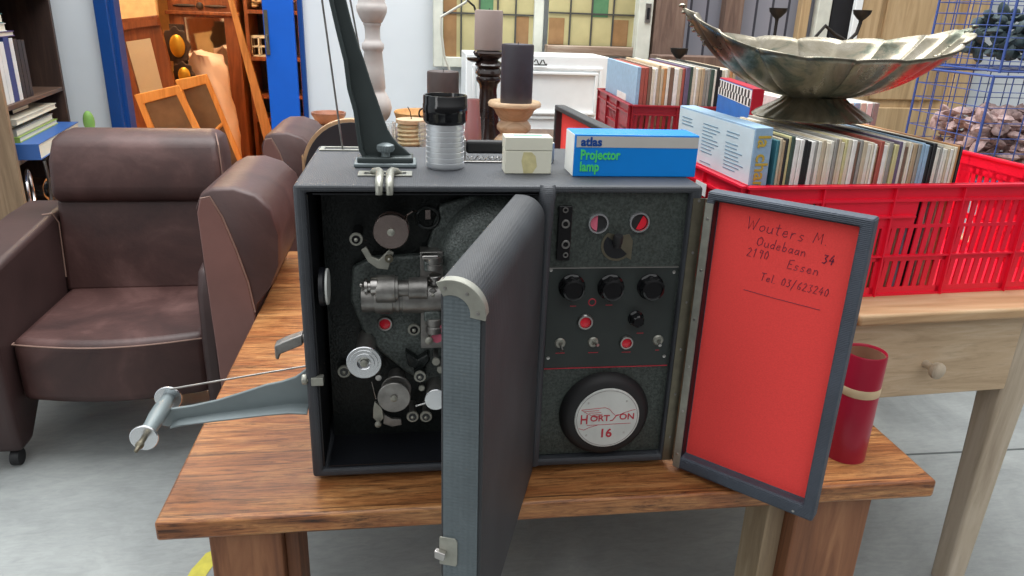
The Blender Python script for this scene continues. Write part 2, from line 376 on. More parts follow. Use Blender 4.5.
# floor joint and yellow paint mark
o = MB().box(.75, 4.1, .79, .797, 0.0, .0015).build('floor_joint', 'joint', loc=(2, .79, 0)); tag(o, kind='structure')
y0 = atz(205, 563, 0)
pts = [(-.016, -.06), (.012, -.05), (.022, -.01), (.03, .03), (.018, .05), (-.006, .035), (-.014, .01), (-.026, -.02), (-.03, -.05)]
o = MB().prism(pts, (y0.x, y0.y, .0), (1, 0, 0), (0, 1, 0), (0, 0, 1), .0012).build('floor_paint_mark', 'yellow_paint', loc=(y0.x, y0.y, 0))
tag(o, 'worn yellow paint mark on the concrete floor beside the table leg', 'floor mark')

# ------------------------------------------------------------------ low teak table
TT = .55
T = thing('coffee_table', 'low reclaimed teak table with thick plank top carrying the projector', 'table', (.4, .6, 0))
tp = MB().box(-.229, 1.06, -.08, 1.27, TT-.034, TT).build('tabletop', 'teak', T, bevel=.005)
for x0, x1, yy0, yy1 in ((-.16, -.05, -.06, .05), (.826, .965, -.055, .06), (-.02, .09, 1.08, 1.19), (.85, .96, 1.08, 1.19)):
    MB().box(x0, x1, yy0, yy1, 0, TT-.034).build('leg', 'teak_leg', T, bevel=.004)
MB().box(-.05, -.028, -.035, .05, 0, TT-.034).build('leg_board', 'teak_leg', T, bevel=.002)
MB().box(.792, .826, -.02, .06, 0, TT-.034).build('leg_board', 'pale_post', T, bevel=.002)
MB().box(-.05, .79, -.02, .0, TT-.048, TT-.034).build('rail', 'teak_leg', T, bevel=.002)
MB().box(-.14, -.12, .05, 1.08, TT-.09, TT-.034).build('rail', 'teak_leg', T, bevel=.002)

# ------------------------------------------------------------------ film projector
B = .562
P = thing('film_projector', 'grey leatherette cased film projector standing open on the low teak table', 'film projector', (.3, .16, TT))
W, H, D = .603, .487, .325
sh = MB()
sh.box(0, .020, 0, D, B, B+H); sh.box(W-.018, W, 0, D, B, B+H); sh.box(.020, W-.018, 0, D, B, B+.016)
sh.box(.020, W-.018, 0, D, B+H-.013, B+H); sh.box(.020, W-.018, D-.012, D, B+.016, B+H-.013)
shell = MB()
shell.box(0, W, 0, D, B, B+H)
# open-fronted shell as one welded solid with a thick wall
def open_box(x0, x1, y0, y1, z0, z1, tl, tr, tb, tt, tback):
    a = [(x0, y0, z0), (x1, y0, z0), (x1, y1, z0), (x0, y1, z0), (x0, y0, z1), (x1, y0, z1), (x1, y1, z1), (x0, y1, z1)]
    b_ = [(x0+tl, y0, z0+tb), (x1-tr, y0, z0+tb), (x1-tr, y1-tback, z0+tb), (x0+tl, y1-tback, z0+tb), (x0+tl, y0, z1-tt), (x1-tr, y0, z1-tt), (x1-tr, y1-tback, z1-tt), (x0+tl, y1-tback, z1-tt)]
    f = [(0, 3, 2, 1), (4, 5, 6, 7), (1, 2, 6, 5), (2, 3, 7, 6), (3, 0, 4, 7)]
    g = [(8, 9, 10, 11), (12, 15, 14, 13), (9, 13, 14, 10), (10, 14, 15, 11), (11, 15, 12, 8)]
    r = [(0, 1, 9, 8), (1, 5, 13, 9), (5, 4, 12, 13), (4, 0, 8, 12)]
    return MB().add(a+b_, f+g+r)
ob = open_box(-.004, W, 0, D, B, B+H, .017, .018, .013, .011, .012)
ob.build('cabinet_shell', 'leatherette', P, bevel=.006, seg=3)
MB().box(.350, .369, .001, D-.012, B+.016, B+H-.013).build('divider', 'leatherette_dark', P, bevel=.002)
# black lining of left compartment
ln = MB(); ln.box(.0132, .0155, .006, .1, B+.018, B+H-.015); ln.box(.0225, .35, .006, .1, B+H-.0155, B+H-.0135); ln.box(.0225, .35, .006, .1, B+.0162, B+.018)
ln.build('inner_lining', 'inner_black', P)
MB().box(.0225, .35, .100, .106, B+.018, B+H-.0155).build('mechanism_plate', 'hammer_dark', P)
def outline(pts, y): return [(aty(u, v, y).x, aty(u, v, y).z) for u, v in pts]
yy = .082
pl_ = outline([(352, 268), (372, 258), (425, 255), (440, 205), (470, 196), (545, 196), (548, 330), (470, 380), (440, 392), (405, 372), (380, 352), (362, 330), (350, 300)], yy)
pl_ = [(min(x, .349), min(z, B+H-.02)) for x, z in pl_]
MB().prism(pl_, (0, yy, 0), (1, 0, 0), (0, 0, 1), (0, 1, 0), .018).build('mechanism_casting', 'hammer_grey', P, bevel=.005, seg=3)
cc = aty(500, 262, .07); mb = MB(); mb.lathe([(.118, 0), (.116, .012), (.106, .026), (.085, .036), (.05, .042), (0.001, .044)], (.318, .083, cc.z-.004), (0, -1, 0), 64)
mb.v = [V((min(q.x, .349), q.y, min(q.z, B+H-.018))) for q in mb.v]
mb.build('lamp_housing', 'hammer_grey', P)
# rollers in the film path; every roller is turned about the depth axis
def roller(name, u, v, yf, rpx, yb, mat='steel', rb=None, matb='dull_steel', screw=True, flange=.004, rings=False, dome=0):
    c = aty(u, v, yf); r = pxm(u, v, yf, rpx)
    m_ = MB(); prof = [(r, 0), (r, flange-.001), (r*.96, flange)]
    if rings: prof += [(r*.8, flange), (r*.78, flange+.0008), (r*.6, flange+.0008), (r*.58, flange+.0016), (r*.4, flange+.0016), (r*.38, flange+.001)]
    prof += [(r*.22, flange+dome), (.0001, flange+dome)]
    m_.lathe(prof, (c.x, yf+flange, c.z), (0, -1, 0), 36)
    o = m_.build(name, mat, P)
    if yb > yf+flange:
        m2 = MB().cyl((c.x, yf+flange, c.z), (c.x, yb, c.z), rb or r*.6)
        m2.build('roller_shaft', matb, o)
    if mat == 'cream_metal' and screw:
        MB().lathe([(r*.66, 0), (r*.64, .0012), (.0001, .0012)], (c.x, yf-.0001, c.z), (0, -1, 0), 20).build('roller_core', 'black_gloss', o)
    if screw:
        s_ = MB(); s_.lathe([(r*.17+.0012, 0), (r*.17+.0012, .002), (r*.1, .0034), (0.0001, .0036)], (c.x, yf-.0012-dome, c.z), (0, -1, 0), 16)
        s_.build('screw', 'cream_metal', o)
    return o
roller('sprocket_disc', 391, 232, .040, 18, .1, 'steel_pink', rb=.014)
roller('sprocket_disc', 392, 228, .062, 17.5, .1, 'steel_pink', rb=.012, screw=False)
roller('guide_roller', 356, 239.5, .045, 6.6, .1, 'cream_metal', rb=.0085, matb='black_gloss')
# curved guide shoe
y_ = .05
pts = [(361, 250), (368, 262), (377, 268.5), (388, 270), (390, 264), (394, 253), (389, 250), (383, 256), (379, 260), (372, 257), (366, 247)]
MB().prism(outline(pts, y_), (0, y_, 0), (1, 0, 0), (0, 0, 1), (0, 1, 0), .006).build('guide_shoe', 'cream_metal', P, bevel=.001)
roller('guide_roller', 389, 259, .042, 4.2, .06, 'brass_dull')
# lens barrel, axis along the case width
def xb(u0, u1, v, rpx, y, steps, mat, name, seg=36):
    a = aty(u0, v, y); b_ = aty(u1, v, y); r = pxm((u0+u1)/2, v, y, rpx)
    L = b_.x-a.x; prof = [(r*s1, L*t) for t, s1 in steps]
    return MB().lathe(prof, (a.x, y, a.z), (1, 0, 0), seg).build(name, mat, P)
xb(362, 442, 297, 17, .062, [(0, .86), (.0, .9), (.16, .9), (.16, .96), (.18, 1.0), (.38, 1.0), (.385, .93), (.42, .93), (.425, 1), (.46, 1), (.465, .92), (.5, .92), (.505, 1.0), (.98, 1.0), (1, .9)], 'dull_steel', 'lens_barrel')
xb(376, 428, 289, 14, .045, [(0, .95), (.02, 1), (.36, 1), (.37, .9), (.42, .9), (.43, .6), (.62, .6), (.63, .8), (.98, .8), (1, .5)], 'dull_steel', 'focus_barrel')
xb(364, 378, 286, 10, .040, [(0, .6), (.05, .8), (.25, .8), (.3, .5), (.45, .5), (.5, .95), (.95, .95), (1, .7)], 'steel', 'focus_ring')
p = aty(361, 285, .040); MB().sphere(p, .0036).build('focus_pin', 'steel', P)
# film gate column
def pbox(u0, u1, v0, v1, y, th, mat, name, bevel=.001):
    a = aty(u0, v0, y); c = aty(u1, v1, y)
    return MB().box(a.x, c.x, y, y+th, c.z, a.z).build(name, mat, P, bevel=bevel)
pbox(420, 443, 252, 348, .058, .03, 'dull_steel', 'film_gate')
for u, v, ln_, r_, mm in ((434, 262, 14, 8.5, 'dull_steel'), (435, 279, 9, 6.5, 'steel'), (434, 324, 16, 8.5, 'dull_steel')):
    a = aty(u, v+ln_/2, .048); r = pxm(u, v, .048, r_); L = pxm(u, v, .048, ln_)
    MB().lathe([(r*.9, 0), (r, .001), (r, L*.4), (r*.88, L*.45), (r*.88, L*.55), (r, L*.6), (r, L-.001), (r*.9, L)], (a.x, .048, a.z), (0, 0, 1), 28).build('gate_roller', mm, P)
a = aty(431, 257, .038); MB().box(a.x-.014, a.x+.012, .036, .05, a.z-.004, a.z+.003).build('gate_lever', 'steel', P, bevel=.002)
pbox(424, 441, 312, 322, .040, .02, 'hammer_grey', 'gate_block', .003)
pbox(424, 441, 262, 272, .040, .02, 'hammer_grey', 'gate_block', .003)
roller('gate_knob', 433, 294, .040, 5.2, .06, 'dull_steel', dome=.002)
roller('gate_knob', 429, 341, .036, 4.0, .05, 'cream_metal', screw=False, dome=.003)
roller('pressure_roller', 437, 338, .040, 5.5, .06, 'pink_glass', screw=False)
roller('loop_former', 441, 329, .040, 4.0, .06, 'pink_glass', screw=False)
# indicator and idlers
def jewel(u, v, y, rpx, par, ring='steel', glass='red_glass', th=.006):
    c = aty(u, v, y); r = pxm(u, v, y, rpx)
    m_ = MB(); m_.lathe([(r, 0), (r, th*.7), (r*.9, th), (r*.72, th), (r*.70, th*.4), (r*.7, 0)], (c.x, y+.0005, c.z), (0, -1, 0), 32, cap=False)
    o = m_.build('indicator_bezel', ring, par)
    MB().lathe([(r*.71, 0), (r*.7, th*.35), (.0001, th*.5)], (c.x, y+.0005, c.z), (0, -1, 0), 24).build('indicator_lens', glass, o)
    return o
jewel(385, 323, .081, 7.8, P)
roller('idler_roller', 414, 330, .066, 6.2, .085, 'cream_metal', rb=.006)
roller('take_up_disc', 364, 363, .002, 17.6, .1, 'alu', rb=.0155, matb='dull_steel', rings=True)
roller('sprocket_disc', 394, 398, .028, 16.5, .045, 'dull_steel', rb=.012)
roller('sprocket_disc', 396, 390, .045, 15, .1, 'dull_steel', rb=.014, screw=False)
roller('idler_roller', 412.6, 417, .052, 6, .1, 'cream_metal')
roller('idler_roller', 426, 417, .052, 6, .1, 'cream_metal')
roller('idler_roller', 420, 377, .045, 6, .1, 'cream_metal', rb=.01, matb='hammer_dark')
roller('small_stud', 421.7, 388.5, .05, 3, .1, 'cream_metal', screw=False)
roller('small_stud', 378.6, 378, .05, 3.2, .1, 'steel', screw=False)
roller('small_stud', 378, 425, .04, 3.2, .1, 'cream_metal', screw=False, dome=.002)
roller('washer', 344, 372, .085, 6.5, .1, 'cream_metal')
roller('film_drum', 436, 400, .03, 11.5, .1, 'alu', rb=.016, screw=False)
roller('small_stud', 436, 362, .04, 4, .09, 'cream_metal', screw=False)
roller('small_stud', 441, 370, .045, 4, .09, 'cream_metal', screw=False)
pts = [(375, 402), (382, 408), (384, 418), (379, 424), (373, 418), (373, 409)]
MB().prism(outline(pts, .05), (0, .05, 0), (1, 0, 0), (0, 0, 1), (0, 1, 0), .006).build('pressure_shoe', 'cream_metal', P, bevel=.001)
pts = [(384, 414), (392, 419), (401, 419), (402, 425), (392, 427), (383, 424)]
MB().prism(outline(pts, .055), (0, .055, 0), (1, 0, 0), (0, 0, 1), (0, 1, 0), .006).build('pressure_shoe', 'dull_steel', P, bevel=.001)
pts = [(405, 352), (418, 360), (428, 354), (430, 360), (421, 372), (408, 366)]
MB().prism(outline(pts, .06), (0, .06, 0), (1, 0, 0), (0, 0, 1), (0, 1, 0), .02).build('roller_arm', 'hammer_dark', P, bevel=.002)
MB().tube([aty(416, 406, .04), aty(429, 402, .035)], .0013).build('white_rod', 'white_card', P)
MB().tube([aty(371.7, 382, .05), aty(376, 399, .05)], .0006).build('tension_spring', 'steel', P)
mb = MB(); mb.tube([aty(405, 222, .06), aty(407, 215, .055), aty(412, 211.5, .055), aty(416, 211, .07)], .0016); mb.build('oil_pipe', 'steel_pink', P)
mb = MB(); c = aty(428, 219, .075); mb.torus((c.x, .082, c.z), (0, 1, 0), .017, .003, 32, 8); mb.build('exciter_port', 'hammer_dark', P)
MB().box(c.x-.004, c.x+.004, .084, .088, c.z-.003, c.z+.012).build('exciter_lamp', 'steel_pink', P)
# projection port in the left wall
c = atx(321, 288, .024)
MB().lathe([(.030, 0), (.030, .006), (.026, .010), (.024, .010)], (.0225, c.y+.006, c.z), (1, 0, 0), 36).build('projection_port', 'inner_black', P)
MB().lathe([(.028, 0), (.0275, .003), (.001, .004)], (.0325, c.y+.001, c.z+.002), (1, 0, 0), 36).build('port_glass', 'white_disc', P)
# side latch and thumb screws on the left wall
mb = MB(); q = [(-.066, .757), (-.066, .733), (-.061, .731), (-.058, .741), (-.020, .757), (-.020, .776), (-.05, .765)]
mb.prism(q, (0, .095, 0), (1, 0, 0), (0, 0, 1), (0, 1, 0), .022); lt = mb.build('case_latch', 'dull_steel', P, bevel=.002)
mb = MB(); mb.cyl((-.022, .106, .765), (0.0, .106, .765), .008); mb.build('latch_pin', 'dull_steel', P)
mb = MB(); mb.box(-.004, 0, .085, .128, .742, .795); mb.build('latch_plate', 'cream_metal', P, bevel=.001)
mb = MB(); a = aty(305, 383, -.006); mb.lathe([(.0075, 0), (.0085, .002), (.0085, .006), (.0075, .008)], (a.x-.006, .006, a.z), (1, 0, 0), 20)
mb.lathe([(.005, .008), (.005, .016)], (a.x-.006, .006, a.z), (1, 0, 0), 20); mb.box(0.004, .0225, -.004, .010, a.z-.007, a.z+.006)
mb.build('arm_thumb_screw', 'cream_metal', P, bevel=.0006)
# lower reel arm (swings out to the left)
ya = .045
tops = [(310, 366), (300, 374), (295, 377.4), (281, 382), (266, 385), (240, 393.5), (217, 400.5), (192, 406), (172, 409), (162, 409)]
bots = [(160, 425), (168, 427), (181, 420), (217, 414.5), (266, 408), (290, 405), (310, 405)]
MB().prism(outline(tops+bots, ya), (0, ya, 0), (1, 0, 0), (0, 0, 1), (0, 1, 0), .006).build('reel_arm', 'cast_grey', P, bevel=.0015)
fl_ = outline([(172, 423), (181, 420), (217, 414.5), (266, 408), (290, 405), (309, 405)], ya)
mb = MB(); loops = []
for i, (x, z) in enumerate(fl_):
    wd = .012+.014*i/(len(fl_)-1); loops.append([V((x, ya+.003, z+.003)), V((x, ya+.003, z-.002)), V((x, ya-wd, z-.004)), V((x, ya-wd, z-.001))])
mb.loft(loops); mb.build('arm_flange', 'cast_grey', P, bevel=.001)
c = aty(168, 399, .075); yb_, yf_ = .075, -.045
mb = MB(); mb.lathe([(.010, 0), (.0115, .02), (.013, .035), (.013, .06), (.0115, .08), (.0105, .115)], (c.x, yb_, c.z), (0, -1, 0), 24); hub = mb.build('reel_hub', 'cast_grey', P)
mb = MB(); mb.lathe([(.0205, 0), (.0215, .001), (.0215, .003), (.0205, .004)], (c.x, yb_+.004, c.z), (0, -1, 0), 36); mb.build('pulley_disc', 'alu', P)
mb = MB(); mb.lathe([(.0195, 0), (.0205, .001), (.0205, .003), (.0195, .004)], (c.x, yf_+.004, c.z), (0, -1, 0), 36); mb.build('reel_flange', 'alu', P)
mb = MB(); mb.lathe([(.0045, 0), (.0045, .014), (.006, .016), (.006, .02), (.003, .024), (.003, .034), (.001, .036)], (c.x, yf_, c.z), (0, -1, 0), 16); mb.build('spindle', 'brass_dull', P)
rt = aty(306, 364, .075)
mb = MB(); mb.tube([(c.x+.006, yb_, c.z+.018), (rt.x+.03, .075, rt.z+.001)], .0017, 8); mb.build('drive_belt', 'dull_steel', P)
# upper reel arm on the case top
ya = .150
lt_ = [(364, 156), (360, 149), (354.5, 110), (348.4, 88), (345, 61), (337, 29), (330.4, 0)]
rt_ = [(346, 0), (351.5, 22), (357.5, 42), (364.4, 61), (371, 82), (378, 102), (383, 117), (387.5, 129), (392.5, 137.5), (398.4, 144), (405, 149), (412, 156)]
L_ = outline(lt_, ya); R_ = outline(rt_, ya)
dx = (L_[-1][0]-L_[-2][0])/(L_[-1][1]-L_[-2][1])
topz = 1.46
L_.append((L_[-1][0]+dx*(topz-L_[-1][1])*.9, topz)); R_ = [(L_[-1][0]+.022, topz)]+R_
MB().prism(L_+R_, (0, ya, 0), (1, 0, 0), (0, 0, 1), (0, 1, 0), .008).build('reel_arm', 'cast_dark', P, bevel=.002)
mb = MB(); loops = [[V((x-.001, ya+.008, z)), V((x+.005, ya+.008, z)), V((x+.005, ya-.016, z)), V((x-.001, ya-.016, z))] for x, z in L_]
mb.loft(loops); mb.build('arm_flange', 'cast_dark', P, bevel=.001)
zt = B+H
mb = MB(); mb.box(.078, .166, .128, .175, zt+.006, zt+.016); mb.build('arm_foot', 'cast_dark', P, bevel=.003)
mb = MB(); mb.box(.073, .171, .122, .18, zt+.0005, zt+.007); mb.build('arm_base_plate', 'cast_grey', P, bevel=.002)
mb = MB(); a = atz(386, 155, zt+.016)
prof = [(.007, 0), (.007, .008), (.012, .009), (.0135, .013), (.013, .019), (.006, .022), (.001, .022)]
loops = []
for r, z in prof:
    loops.append([V((a.x+(r*(1+.05*(-1)**i if r > .01 else 1))*math.cos(2*math.pi*i/40), .138+(r*(1+.05*(-1)**i if r > .01 else 1))*math.sin(2*math.pi*i/40), zt+.015+z)) for i in range(40)])
mb.loft(loops); mb.build('clamp_knob', 'cast_grey', P)
xt = (L_[-1][0]+.011)
mb = MB(); mb.lathe([(.012, 0), (.013, .03), (.013, .07), (.011, .1)], (xt, .2, topz), (0, -1, 0), 24); mb.build('reel_hub', 'cast_dark', P)
for y9, nm in ((.205, 'pulley_disc'), (.104, 'reel_flange')):
    MB().lathe([(.018, 0), (.0195, .001), (.0195, .003), (.018, .004)], (xt, y9, topz), (0, -1, 0), 36).build(nm, 'alu', P)
mb = MB(); a = atz(343, 150, zt); b_ = aty(322, 0, .26); s_ = (topz-b_.z)/(b_.z-zt); e_ = b_+(b_-V((a.x, a.y, zt)))*s_*.9
mb.tube([(a.x, a.y, zt-.004), b_, (xt-.018, .203, topz)], .0017, 8); mb.build('drive_belt', 'dull_steel', P)
b2 = aty(349, 0, .22); mb = MB(); mb.tube([(.105, a.y, zt-.004), (b2.x+.002, .22, b2.z), (xt+.018, .203, topz)], .0015, 8); mb.build('drive_belt', 'dull_steel', P)
# slotted plates and corner clips on the case top
def slotted(x0, x1, y0, y1, sx, sy, nm):
    m_ = MB(); m_.box(x0, x1, y0, y0+sy, zt+.0003, zt+.0025); m_.box(x0, x1, y1-sy, y1, zt+.0003, zt+.0025)
    m_.box(x0, x0+sx, y0+sy, y1-sy, zt+.0003, zt+.0025); m_.box(x1-sx, x1, y0+sy, y1-sy, zt+.0003, zt+.0025)
    o = m_.build(nm, 'cream_metal', P, bevel=.0005)
    MB().box(x0+sx*.9, x1-sx*.9, y0+sy*.9, y1-sy*.9, zt+.0002, zt+.001).build('slot', 'inner_black', o)
slotted(.004, .085, a.y-.012, a.y+.022, .008, .006, 'belt_slot_plate')
slotted(.083, .164, .058, .090, .009, .007, 'clip_slot_plate')
for sg, xx in ((-1, .1165), (1, .1315)):
    mb = MB()
    path = [V((xx+sg*.016, .073, zt+.001)), V((xx+sg*.010, .070, zt+.006)), V((xx+sg*.003, .062, zt+.008)), V((xx, .050, zt+.008)), V((xx, .02, zt+.006)), V((xx, .004, zt+.004)), V((xx, -.003, zt-.002)), V((xx, -.004, zt-.013))]
    mb.tube(path, [.003, .005, .006, .006, .006, .006, .0055, .005], 12)
    mb.build('corner_clip', 'cream_metal', P)
# carrying handle at the rear of the top
mb = MB(); mb.box(.255, .395, .188, .205, zt+.012, zt+.034); hd = mb.build('carrying_handle', 'black_matt', P, bevel=.005, seg=3)
mb = MB(); mb.box(.246, .254, .178, .212, zt, zt+.038); mb.box(.394, .404, .178, .212, zt, zt+.034); mb.box(.25, .40, .172, .178, zt+.0003, zt+.003); mb.build('handle_mount', 'steel', hd, bevel=.001)
mb = MB(); mb.tube([(.256+.0018*i, .181+.0028*math.sin(i*1.3), zt+.007+.0028*math.cos(i*1.3)) for i in range(76)], .0009, 6); mb.build('coil_spring', 'steel', hd)
# right compartment: amplifier panel
yp = .014
x0, x1 = .369, .585
MB().box(x0, x1, yp, yp+.006, B+.016, B+H-.013).build('amplifier_back_plate', 'panel_upper', P)
zl = aty(620, 267.5, yp).z; zb = aty(610, 366, yp).z
MB().box(x0+.004, x1-.003, yp-.002, yp-.0005, zb, zl).build('control_panel', 'panel_flat', P, bevel=.0005)
MB().box(x0+.004, x1-.003, yp-.003, yp, zl, zl+.0016).build('panel_seam', 'steel', P)
MB().box(x0+.004, x1-.003, yp-.003, yp, zb-.0012, zb).build('panel_seam', 'red_paint', P)
a = aty(564.5, 205, yp); c = aty(564.5, 259, yp)
ts = MB().box(aty(558, 230, yp-.008).x, aty(571.5, 230, yp-.008).x, yp-.008, yp-.0005, c.z, a.z).build('terminal_strip', 'black_gloss', P, bevel=.001)
for v, r in ((210, 2.4), (224, 3.5), (244.5, 3.5), (255, 2.2)):
    p_ = aty(565.5, v, yp-.008); rr = pxm(566, v, yp, r)
    MB().torus((p_.x, yp-.0085, p_.z), (0, 1, 0), rr, rr*.3, 20, 6).build('socket', 'steel', ts)
for u, v, gl in ((597.8, 222.8, 'pink_glass'), (638.8, 221.7, 'red_glass')):
    c = aty(u, v, yp); r = pxm(u, v, yp, 11)
    o = MB().lathe([(r, 0), (r, .004), (r*.93, .006), (r*.78, .006), (r*.75, .002), (r*.75, 0)], (c.x, yp, c.z), (0, -1, 0), 36, cap=False).build('meter_bezel', 'alu', P)
    MB().lathe([(r*.77, 0), (r*.76, .001), (.0001, .001)], (c.x, yp, c.z), (0, -1, 0), 32).build('meter_face', 'black_matt', o)
    s9 = -1 if gl == 'pink_glass' else 1
    a0 = 95 if s9 < 0 else -110
    pp = [(c.x+r*.7*math.cos(R(a0+i*170/16)), c.z+r*.7*math.sin(R(a0+i*170/16))) for i in range(17)]
    MB().prism(pp, (0, yp-.0022, 0), (1, 0, 0), (0, 0, 1), (0, 1, 0), .001).build('meter_window', gl, o)
c = aty(617, 245, yp); r = pxm(617, 245, yp, 16.5)
pp = [(c.x+r*math.cos(R(t)), c.z+r*math.sin(R(t))) for t in range(130, 311, 12)]+[(c.x+r*.95, c.z-r*.95), (c.x+r*.95, c.z+r*.3), (c.x+r*.7, c.z+r*.7), (c.x+.2*r, c.z+r*.6)]
o = MB().prism(pp, (0, yp-.0012, 0), (1, 0, 0), (0, 0, 1), (0, 1, 0), .001).build('worn_cutout', 'brass_dull', P)
pp = [(c.x+r*.85*math.cos(R(t)), c.z+r*.85*math.sin(R(t))) for t in range(140, 331, 12)]+[(c.x-.3*r, c.z+r*.3)]
MB().prism(pp, (0, yp-.0018, 0), (1, 0, 0), (0, 0, 1), (0, 1, 0), .0006).build('cutout_opening', 'inner_black', o)
c = aty(618, 243, yp-.01)
MB().lathe([(.0065, 0), (.0065, .006), (.0075, .007), (.0075, .018), (.0065, .020), (.0001, .020)], (c.x, yp-.006, c.z-.007), (0, -.25, 1), 24).build('cable_plug', 'black_matt', P)
for u, v in ((573, 289), (612, 289), (652, 288.5)):
    c = aty(u, v, yp-.012); r = pxm(u, v, yp, 13.5); loops = []
    for rr, z, w_ in ((1, 0, 0), (1, .003, 0), (.93, .005, 1), (.9, .016, 1), (.8, .019, 0), (.66, .020, 0), (.62, .018, 0), (.001, .018, 0)):
        loops.append([V((c.x+r*rr*(1-.09*w_*(.5+.5*math.cos(9*2*math.pi*i/72)))*math.cos(2*math.pi*i/72), yp-.002-z, c.z+r*rr*(1-.09*w_*(.5+.5*math.cos(9*2*math.pi*i/72)))*math.sin(2*math.pi*i/72))) for i in range(72)])
    MB().loft(loops).build('control_knob', 'black_gloss', P)
c = aty(637, 320, yp-.01); r = pxm(637, 320, yp, 8)
loops = []
for rr, z, w_ in ((1, 0, 0), (1, .002, 0), (.85, .004, 1), (.8, .016, 1), (.6, .018, 0), (.001, .018, 0)):
    loops.append([V((c.x+r*rr*(1-.12*w_*(.5+.5*math.cos(6*2*math.pi*i/48)))*math.cos(2*math.pi*i/48), yp-.002-z, c.z+r*rr*(1-.12*w_*(.5+.5*math.cos(6*2*math.pi*i/48)))*math.sin(2*math.pi*i/48))) for i in range(48)])
MB().loft(loops).build('control_knob', 'black_gloss', P)
jewel(585, 321.5, yp-.001, 8.2, P); jewel(626, 342, yp-.001, 7.2, P); jewel(592, 302, yp-.001, 4.2, P, ring='red_paint', glass='inner_black', th=.002)
for u, v, k_ in ((560, 343, (0.2, -1)), (593, 342, (.7, .1)), (658, 340, (-.1, -.5))):
    c = aty(u, v, yp-.002); r = pxm(u, v, yp, 5.5)
    o = MB().lathe([(r, 0), (r, .002), (r*.8, .004), (r*.45, .004), (r*.4, .002), (.0001, .002)], (c.x, yp-.001, c.z), (0, -1, 0), 24).build('toggle_switch', 'cream_metal', P)
    MB().tube([(c.x, yp-.003, c.z), (c.x+.003*k_[0], yp-.010, c.z+.003*k_[1]), (c.x+.007*k_[0], yp-.016, c.z+.007*k_[1])], [.0015, .002, .0028], 10).build('toggle_lever', 'steel', o)
for u, v in ((674, 272), (664, 356), (551, 270), (548, 358)):
    c = aty(u, v, yp-.002); MB().lathe([(.003, 0), (.0028, .0012), (.0001, .0016)], (c.x, yp-.0015, c.z), (0, -1, 0), 14).build('screw', 'steel', P)
mk = MB()
for u, v, l_ in ((560, 353, 9), (593, 352.5, 10), (626, 352, 9), (573, 306, 6), (609, 305, 7), (640, 333, 7), (657, 350, 4)):
    c = aty(u, v, yp-.002); l2 = pxm(u, v, yp, l_/2); mk.box(c.x-l2, c.x+l2, yp-.0026, yp-.0019, c.z-.0005, c.z+.0005)
mk.build('dial_marking', 'red_paint', P)
# loudspeaker ring and badge
c = aty(605, 414, yp-.006); cz = c.z; cx = c.x
MB().lathe([(.077, 0), (.076, .006), (.072, .013), (.065, .018), (.056, .0185), (.0001, .0185)], (cx-.001, yp, cz), (0, -1, 0), 72).build('speaker_ring', 'black_matt', P)
bd = MB().lathe([(.0555, 0), (.0555, .0012), (.0545, .0022), (.0001, .0022)], (cx, yp-.0183, cz), (0, -1, 0), 64).build('maker_badge', 'white_disc', P)
yb0 = yp-.0207
def stroke(pts, r, nm, mat, par, base, sc=1, closed=False):
    MB().tube([(base[0]+p[0]*sc, base[1], base[2]+p[1]*sc) for p in pts], r, 6, closed=closed).build(nm, mat, par)
stroke([(.052*math.cos(2*math.pi*i/60), .052*math.sin(2*math.pi*i/60)) for i in range(60)], .00035, 'badge_rim_line', 'grey_ink', bd, (cx, yb0, cz), closed=True)
LX, LZ = (1, 0, 0), (0, 0, 1)
text('badge_lettering', 'H', .0245, (cx-.0465, yb0, cz-.009), LX, LZ, 'red_paint', bd, bold=.00025, sx=.8)
text('badge_lettering', 'ORT', .0158, (cx-.0295, yb0, cz-.0045), LX, LZ, 'red_paint', bd, bold=.00025, sx=1.05)
text('badge_lettering', 'ON', .0158, (cx+.0205, yb0, cz-.0028), LX, LZ, 'red_paint', bd, bold=.00025, sx=1.05)
stroke([(.005, -.0044), (.0094, -.0038), (.0125, .000), (.0156, .0056), (.020, .006)], .0008, 'badge_lettering', 'red_paint', bd, (cx, yb0, cz))
text('badge_lettering', '16', .0225, (cx-.012, yb0, cz-.0355), LX, LZ, 'red_paint', bd, bold=.0005)
lg = MB()
for pts in ([(-.027, -.0095), (.033, -.0085)], [(-.036, .014), (-.018, .0155), (-.004, .0165), (.002, .014), (.008, .007), (.012, .003), (.022, .0075), (.034, .0115), (.038, .012)],
            [(-.036, .014), (-.028, .0085), (-.018, .003), (-.009, .0005)], [(-.032, .0115), (-.012, .0125)], [(-.026, .009), (-.009, .0095)], [(-.021, .006), (-.007, .0065)], [(-.016, .0035), (-.005, .004)],
            [(-.038, -.014), (-.031, -.0165), (-.024, -.013), (-.012, -.0095)]):
    lg.tube([(cx+a_*1.25, yb0, cz+b9*1.25) for a_, b9 in pts], .00042, 6)
lg.build('bird_emblem', 'red_paint', bd)
for sx_, sz_ in ((-.027, .024), (.025, .025), (-.027, -.025), (.025, -.023)):
    MB().lathe([(.002, 0), (.0018, .001), (.0001, .0012)], (cx+sx_*1.25, yb0+.0006, cz+sz_*1.25), (0, -1, 0), 12).build('screw', 'steel', bd)
